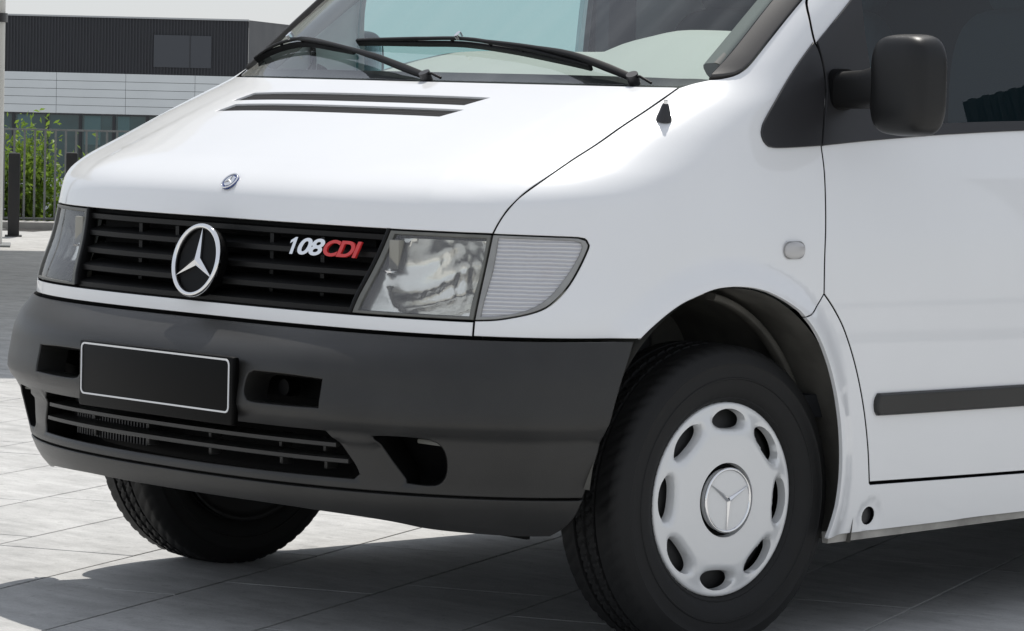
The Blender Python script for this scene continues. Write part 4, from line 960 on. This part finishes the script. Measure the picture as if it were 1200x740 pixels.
# ------------------------------------------------------------------ shrubs behind the railing
def leaf_mat(name, col, tr):
    m = bpy.data.materials.new(name); m.use_nodes = True; n = m.node_tree.nodes; l = m.node_tree.links; b = n['Principled BSDF']
    g = n.new('ShaderNodeNewGeometry'); t = n.new('ShaderNodeTexNoise'); t.inputs['Scale'].default_value = 9
    l.new(g.outputs['Position'], t.inputs['Vector']); cr = n.new('ShaderNodeValToRGB'); cr.color_ramp.elements[0].position = .35; cr.color_ramp.elements[1].position = .68
    cr.color_ramp.elements[0].color = (col[0]*.6, col[1]*.7, col[2]*.8, 1); cr.color_ramp.elements[1].color = (*col, 1)
    l.new(t.outputs['Fac'], cr.inputs[0]); l.new(cr.outputs[0], b.inputs['Base Color']); b.inputs['Roughness'].default_value = .5
    tl = n.new('ShaderNodeBsdfTranslucent'); l.new(cr.outputs[0], tl.inputs[0]); mxs_ = n.new('ShaderNodeMixShader'); mxs_.inputs[0].default_value = tr
    o = n['Material Output']; l.new(b.outputs[0], mxs_.inputs[1]); l.new(tl.outputs[0], mxs_.inputs[2]); l.new(mxs_.outputs[0], o.inputs[0]); return m
M['leaf'] = leaf_mat('shrub_leaf', (.27, .38, .05), .5); M['bark'] = mat('bark', (.09, .07, .05), .9)
def shrub(t, p, h, rad, nl, label):
    base = TP(t, p, -.55); S = empty('shrub', base, label, 'shrub', 'shrubs behind the railing'); rng = np.random.default_rng(int(abs(p*100))+3)
    br = bmesh.new(); tips = []
    for i in range(16):
        a = rng.uniform(0, 6.28); rr = rad*rng.uniform(.3, 1); zt = h*rng.uniform(.55, 1.0)*(1-.25*(rr/rad)**2)
        P = [Vector((rr*f**1.5*math.cos(a), rr*f**1.5*math.sin(a), zt*f)) for f in (0, .35, .7, 1)]; tips.append(P)
        for q in range(3):
            r0 = .012*(1-q/3.2); d = (P[q+1]-P[q]); u = d.cross(Vector((1, .3, 0))).normalized(); v = d.cross(u).normalized()
            ring = [[br.verts.new(P[q+e]+(u*math.cos(k)+v*math.sin(k))*(r0-.003*e)) for k in (0, 2.1, 4.2)] for e in (0, 1)]
            for k in range(3): br.faces.new((ring[0][k], ring[0][(k+1) % 3], ring[1][(k+1) % 3], ring[1][k]))
    from_bm('branches', br, 'bark', S)
    V = []; Fc = []
    cl = [P[q]+(P[q+1]-P[q])*rng.uniform(0, 1) for P in tips for q in (1, 2, 2, 2, 1, 0)]
    for i in range(nl):
        c = cl[rng.integers(len(cl))]+Vector(rng.normal(0, .085, 3)); L = rng.uniform(.032, .07); wd = L*rng.uniform(.4, .6)
        d = Vector(rng.normal(0, 1, 3)+np.array([0, 0, .2])).normalized(); s = d.cross(Vector(rng.normal(0, 1, 3))).normalized(); nn = d.cross(s)
        b0 = len(V); V += [c, c+d*L*.5+s*wd*.5+nn*.004, c+d*L, c+d*L*.5-s*wd*.5+nn*.004]; Fc += [(b0, b0+1, b0+2), (b0, b0+2, b0+3)]
    mk('foliage', V, Fc, 'leaf', S)
shrub(19.95, -1.02, 1.52, .34, 5200, 'tall yellow-green leafy shrub behind the railing beside the white column')
shrub(20.05, -.62, 1.12, .32, 4200, 'lower green shrub behind the railing near the hood of the van')
shrub(20.2, -1.75, 1.3, .4, 2400, 'green leafy shrub hidden behind the white column'); shrub(20.2, -.10, .95, .3, 1600, 'small green shrub behind the railing and the nose of the van')

# ------------------------------------------------------------------ long industrial building beyond the drop
M['dark_clad'] = mat('dark_ribbed_cladding', (.028, .030, .036), .55, vary=.12, vscale=.3)
M['white_clad'] = mat('white_panel_cladding', (.66, .69, .70), .5, vary=.05, vscale=.5)
M['mullion'] = mat('dark_mullion', (.02, .022, .026), .5)
M['bglass'] = mat('blue_green_glazing', (.015, .055, .062), .12, spec=.8, vary=.3, vscale=.9)
M['blind'] = mat('pale_blind', (.09, .15, .155), .7)
M['louvre'] = mat('grey_louvre', (.055, .06, .07), .6)
M['parapet'] = mat('light_parapet', (.40, .41, .42), .5)
fh = Vector((-math.sin(YAW), math.cos(YAW), 0)); rh = Vector((math.cos(YAW), math.sin(YAW), 0)); D0 = 240.0
def BP(a, z, dep=0): q = CAM_POS+fh*(D0+dep)+rh*a; return Vector((q.x, q.y, z))
BB = empty('industrial_building', BP(-30, -9), 'long industrial building with dark ribbed upper wall, white panels and glazed ground floor', 'building')
b0_ = BB.location
def bpart(name, V, Fc, m, **k): return mk(name, [Vector(v)-b0_ for v in V], Fc, m, BB, **k)
def roofz(a): return 4.90
A0, A1 = -62.0, -18.1
def bquad(name, a0, a1, z0, z1, dep, m, th=.05, parent=None):
    P = [BP(a, z, d) for d in (dep, dep+th) for a, z in ((a0, z0), (a1, z0), (a1, z1), (a0, z1))]
    o = bpart(name, P, [(0, 1, 2, 3), (7, 6, 5, 4), (0, 4, 5, 1), (1, 5, 6, 2), (2, 6, 7, 3), (3, 7, 4, 0)], m)
    if parent: o.parent = parent
    return o
# ribbed wall: real folds
V = []; Fc = []; a = A0; i = 0
while a < A1:
    for da, dp in ((0, 0), (.09, 0), (.115, .06), (.185, .06)):
        if a+da <= A1: V += [BP(a+da, 1.12, dp), BP(a+da, roofz(a+da), dp)]
    a += .21
Fc = [(2*j, 2*j+2, 2*j+3, 2*j+1) for j in range(len(V)//2-1)]
bpart('ribbed_cladding', V, Fc, 'dark_clad')
V = [BP(A1, z, 0) for z in (1.12, roofz(A1))]+[BP(A1+1.6, z, 17) for z in (1.12, 4.90)]; bpart('end_wall', V, [(0, 2, 3, 1)], 'dark_clad')
V = [BP(A0, roofz(A0)-.06, -.08), BP(A1, roofz(A1)-.06, -.08), BP(A1, roofz(A1)+.05, -.08), BP(A0, roofz(A0)+.05, -.08), BP(A0, roofz(A0)+.05, .5), BP(A1, roofz(A1)+.05, .5)]
bpart('parapet', V, [(0, 1, 2, 3), (3, 2, 5, 4)], 'parapet')
bquad('louvre_panel', -24.45, -20.6, 1.62, 3.78, -.06, 'louvre')
bquad('louvre_edge', -22.05, -21.98, 1.62, 3.78, -.08, 'dark_clad')
rows = 5; zt, zb = 1.12, -1.62; rh_ = (zt-zb)/rows
ca = [-30.95+4.65*k for k in range(-7, 5)]
for r in range(rows):
    for k in range(len(ca)-1):
        a0, a1 = ca[k], ca[k+1]
        if a0 > A1+1: continue
        bquad('wall_panel', a0+.012, min(a1, A1+1.5)-.012, zb+r*rh_+.014, zb+(r+1)*rh_-.014, random.uniform(-.01, .01), 'white_clad', th=.12)
bquad('wall_backing', A0, A1+1.5, zb, zt, .15, 'louvre', th=.1)
for k in range(-13, 7):
    a0 = -31.55+2.25*k
    p = bquad('window', a0+.10, a0+2.15, -6.0, -1.70, .12, 'bglass', th=.05)
    bquad('mullion', a0-.10, a0+.10, -6.0, -1.62, 0, 'mullion', th=.2)
bquad('window_head', A0, A1+1.5, -1.72, -1.622, -.02, 'mullion', th=.2); bquad('window_sill', A0, A1+1.5, -6.2, -6.0, -.05, 'white_clad', th=.3); bquad('base_wall', A0, A1+1.5, -9.1, -6.2, .0, 'white_clad', th=.3)
for k in range(-13, 7):   # blinds behind some of the panes
    if k % 3: bquad('blind', -31.55+2.25*k+.25, -31.55+2.25*k+.25+random.uniform(.5, 1.6), -4.2+random.uniform(-.6, .6), -1.75, .10, 'blind', th=.015)
bpart('roof', [BP(A0, roofz(A0)-.1, .3), BP(A1, roofz(A1)-.1, .3), BP(A1+3, 4.8, 30), BP(A0, 4.8, 30)], [(0, 1, 2, 3)], 'parapet')
# ------------------------------------------------------------------ dark ribbed hall on the near side (mirrors in the door window)
azm = R(38.66); c0 = Vector((.87+40*math.sin(azm), .75+40*math.cos(azm), 0)); ha = Vector((-math.cos(azm), math.sin(azm), 0)); hn = Vector((-math.sin(azm), -math.cos(azm), 0))
HB = empty('ribbed_hall', c0, 'dark ribbed metal hall across the paving from the door of the van', 'building')
V = []; a = 0
while a < 34:
    for da, dp in ((0, 0), (.06, 0), (.09, .08), (.16, .08)): q = ha*(a+da)+hn*dp; V += [q, q+Vector((0, 0, 10.35))]
    a += .19
mk('ribbed_cladding', V, [(2*j, 2*j+2, 2*j+3, 2*j+1) for j in range(len(V)//2-1)], 'dark_clad', HB)
q = [Vector((0, 0, 0)), -hn*18, -hn*18+ha*34, ha*34]
mk('side_wall', [p+Vector((0, 0, z)) for p in q for z in (0, 10.3)], [(0, 2, 3, 1), (2, 4, 5, 3), (4, 6, 7, 5)], 'dark_clad', HB); mk('roof', [p+Vector((0, 0, 10.3)) for p in q], [(0, 1, 2, 3)], 'parapet', HB)
for k in range(4):
    bm = bmesh.new(); bm_box(bm, ha*(5+7*k)+hn*.12+Vector((0, 0, 2)), (4.2, .12, 4.0), rot=Matrix.Rotation(math.atan2(ha.y, ha.x), 3, 'Z')); from_bm('roller_door', bm, 'louvre', HB)
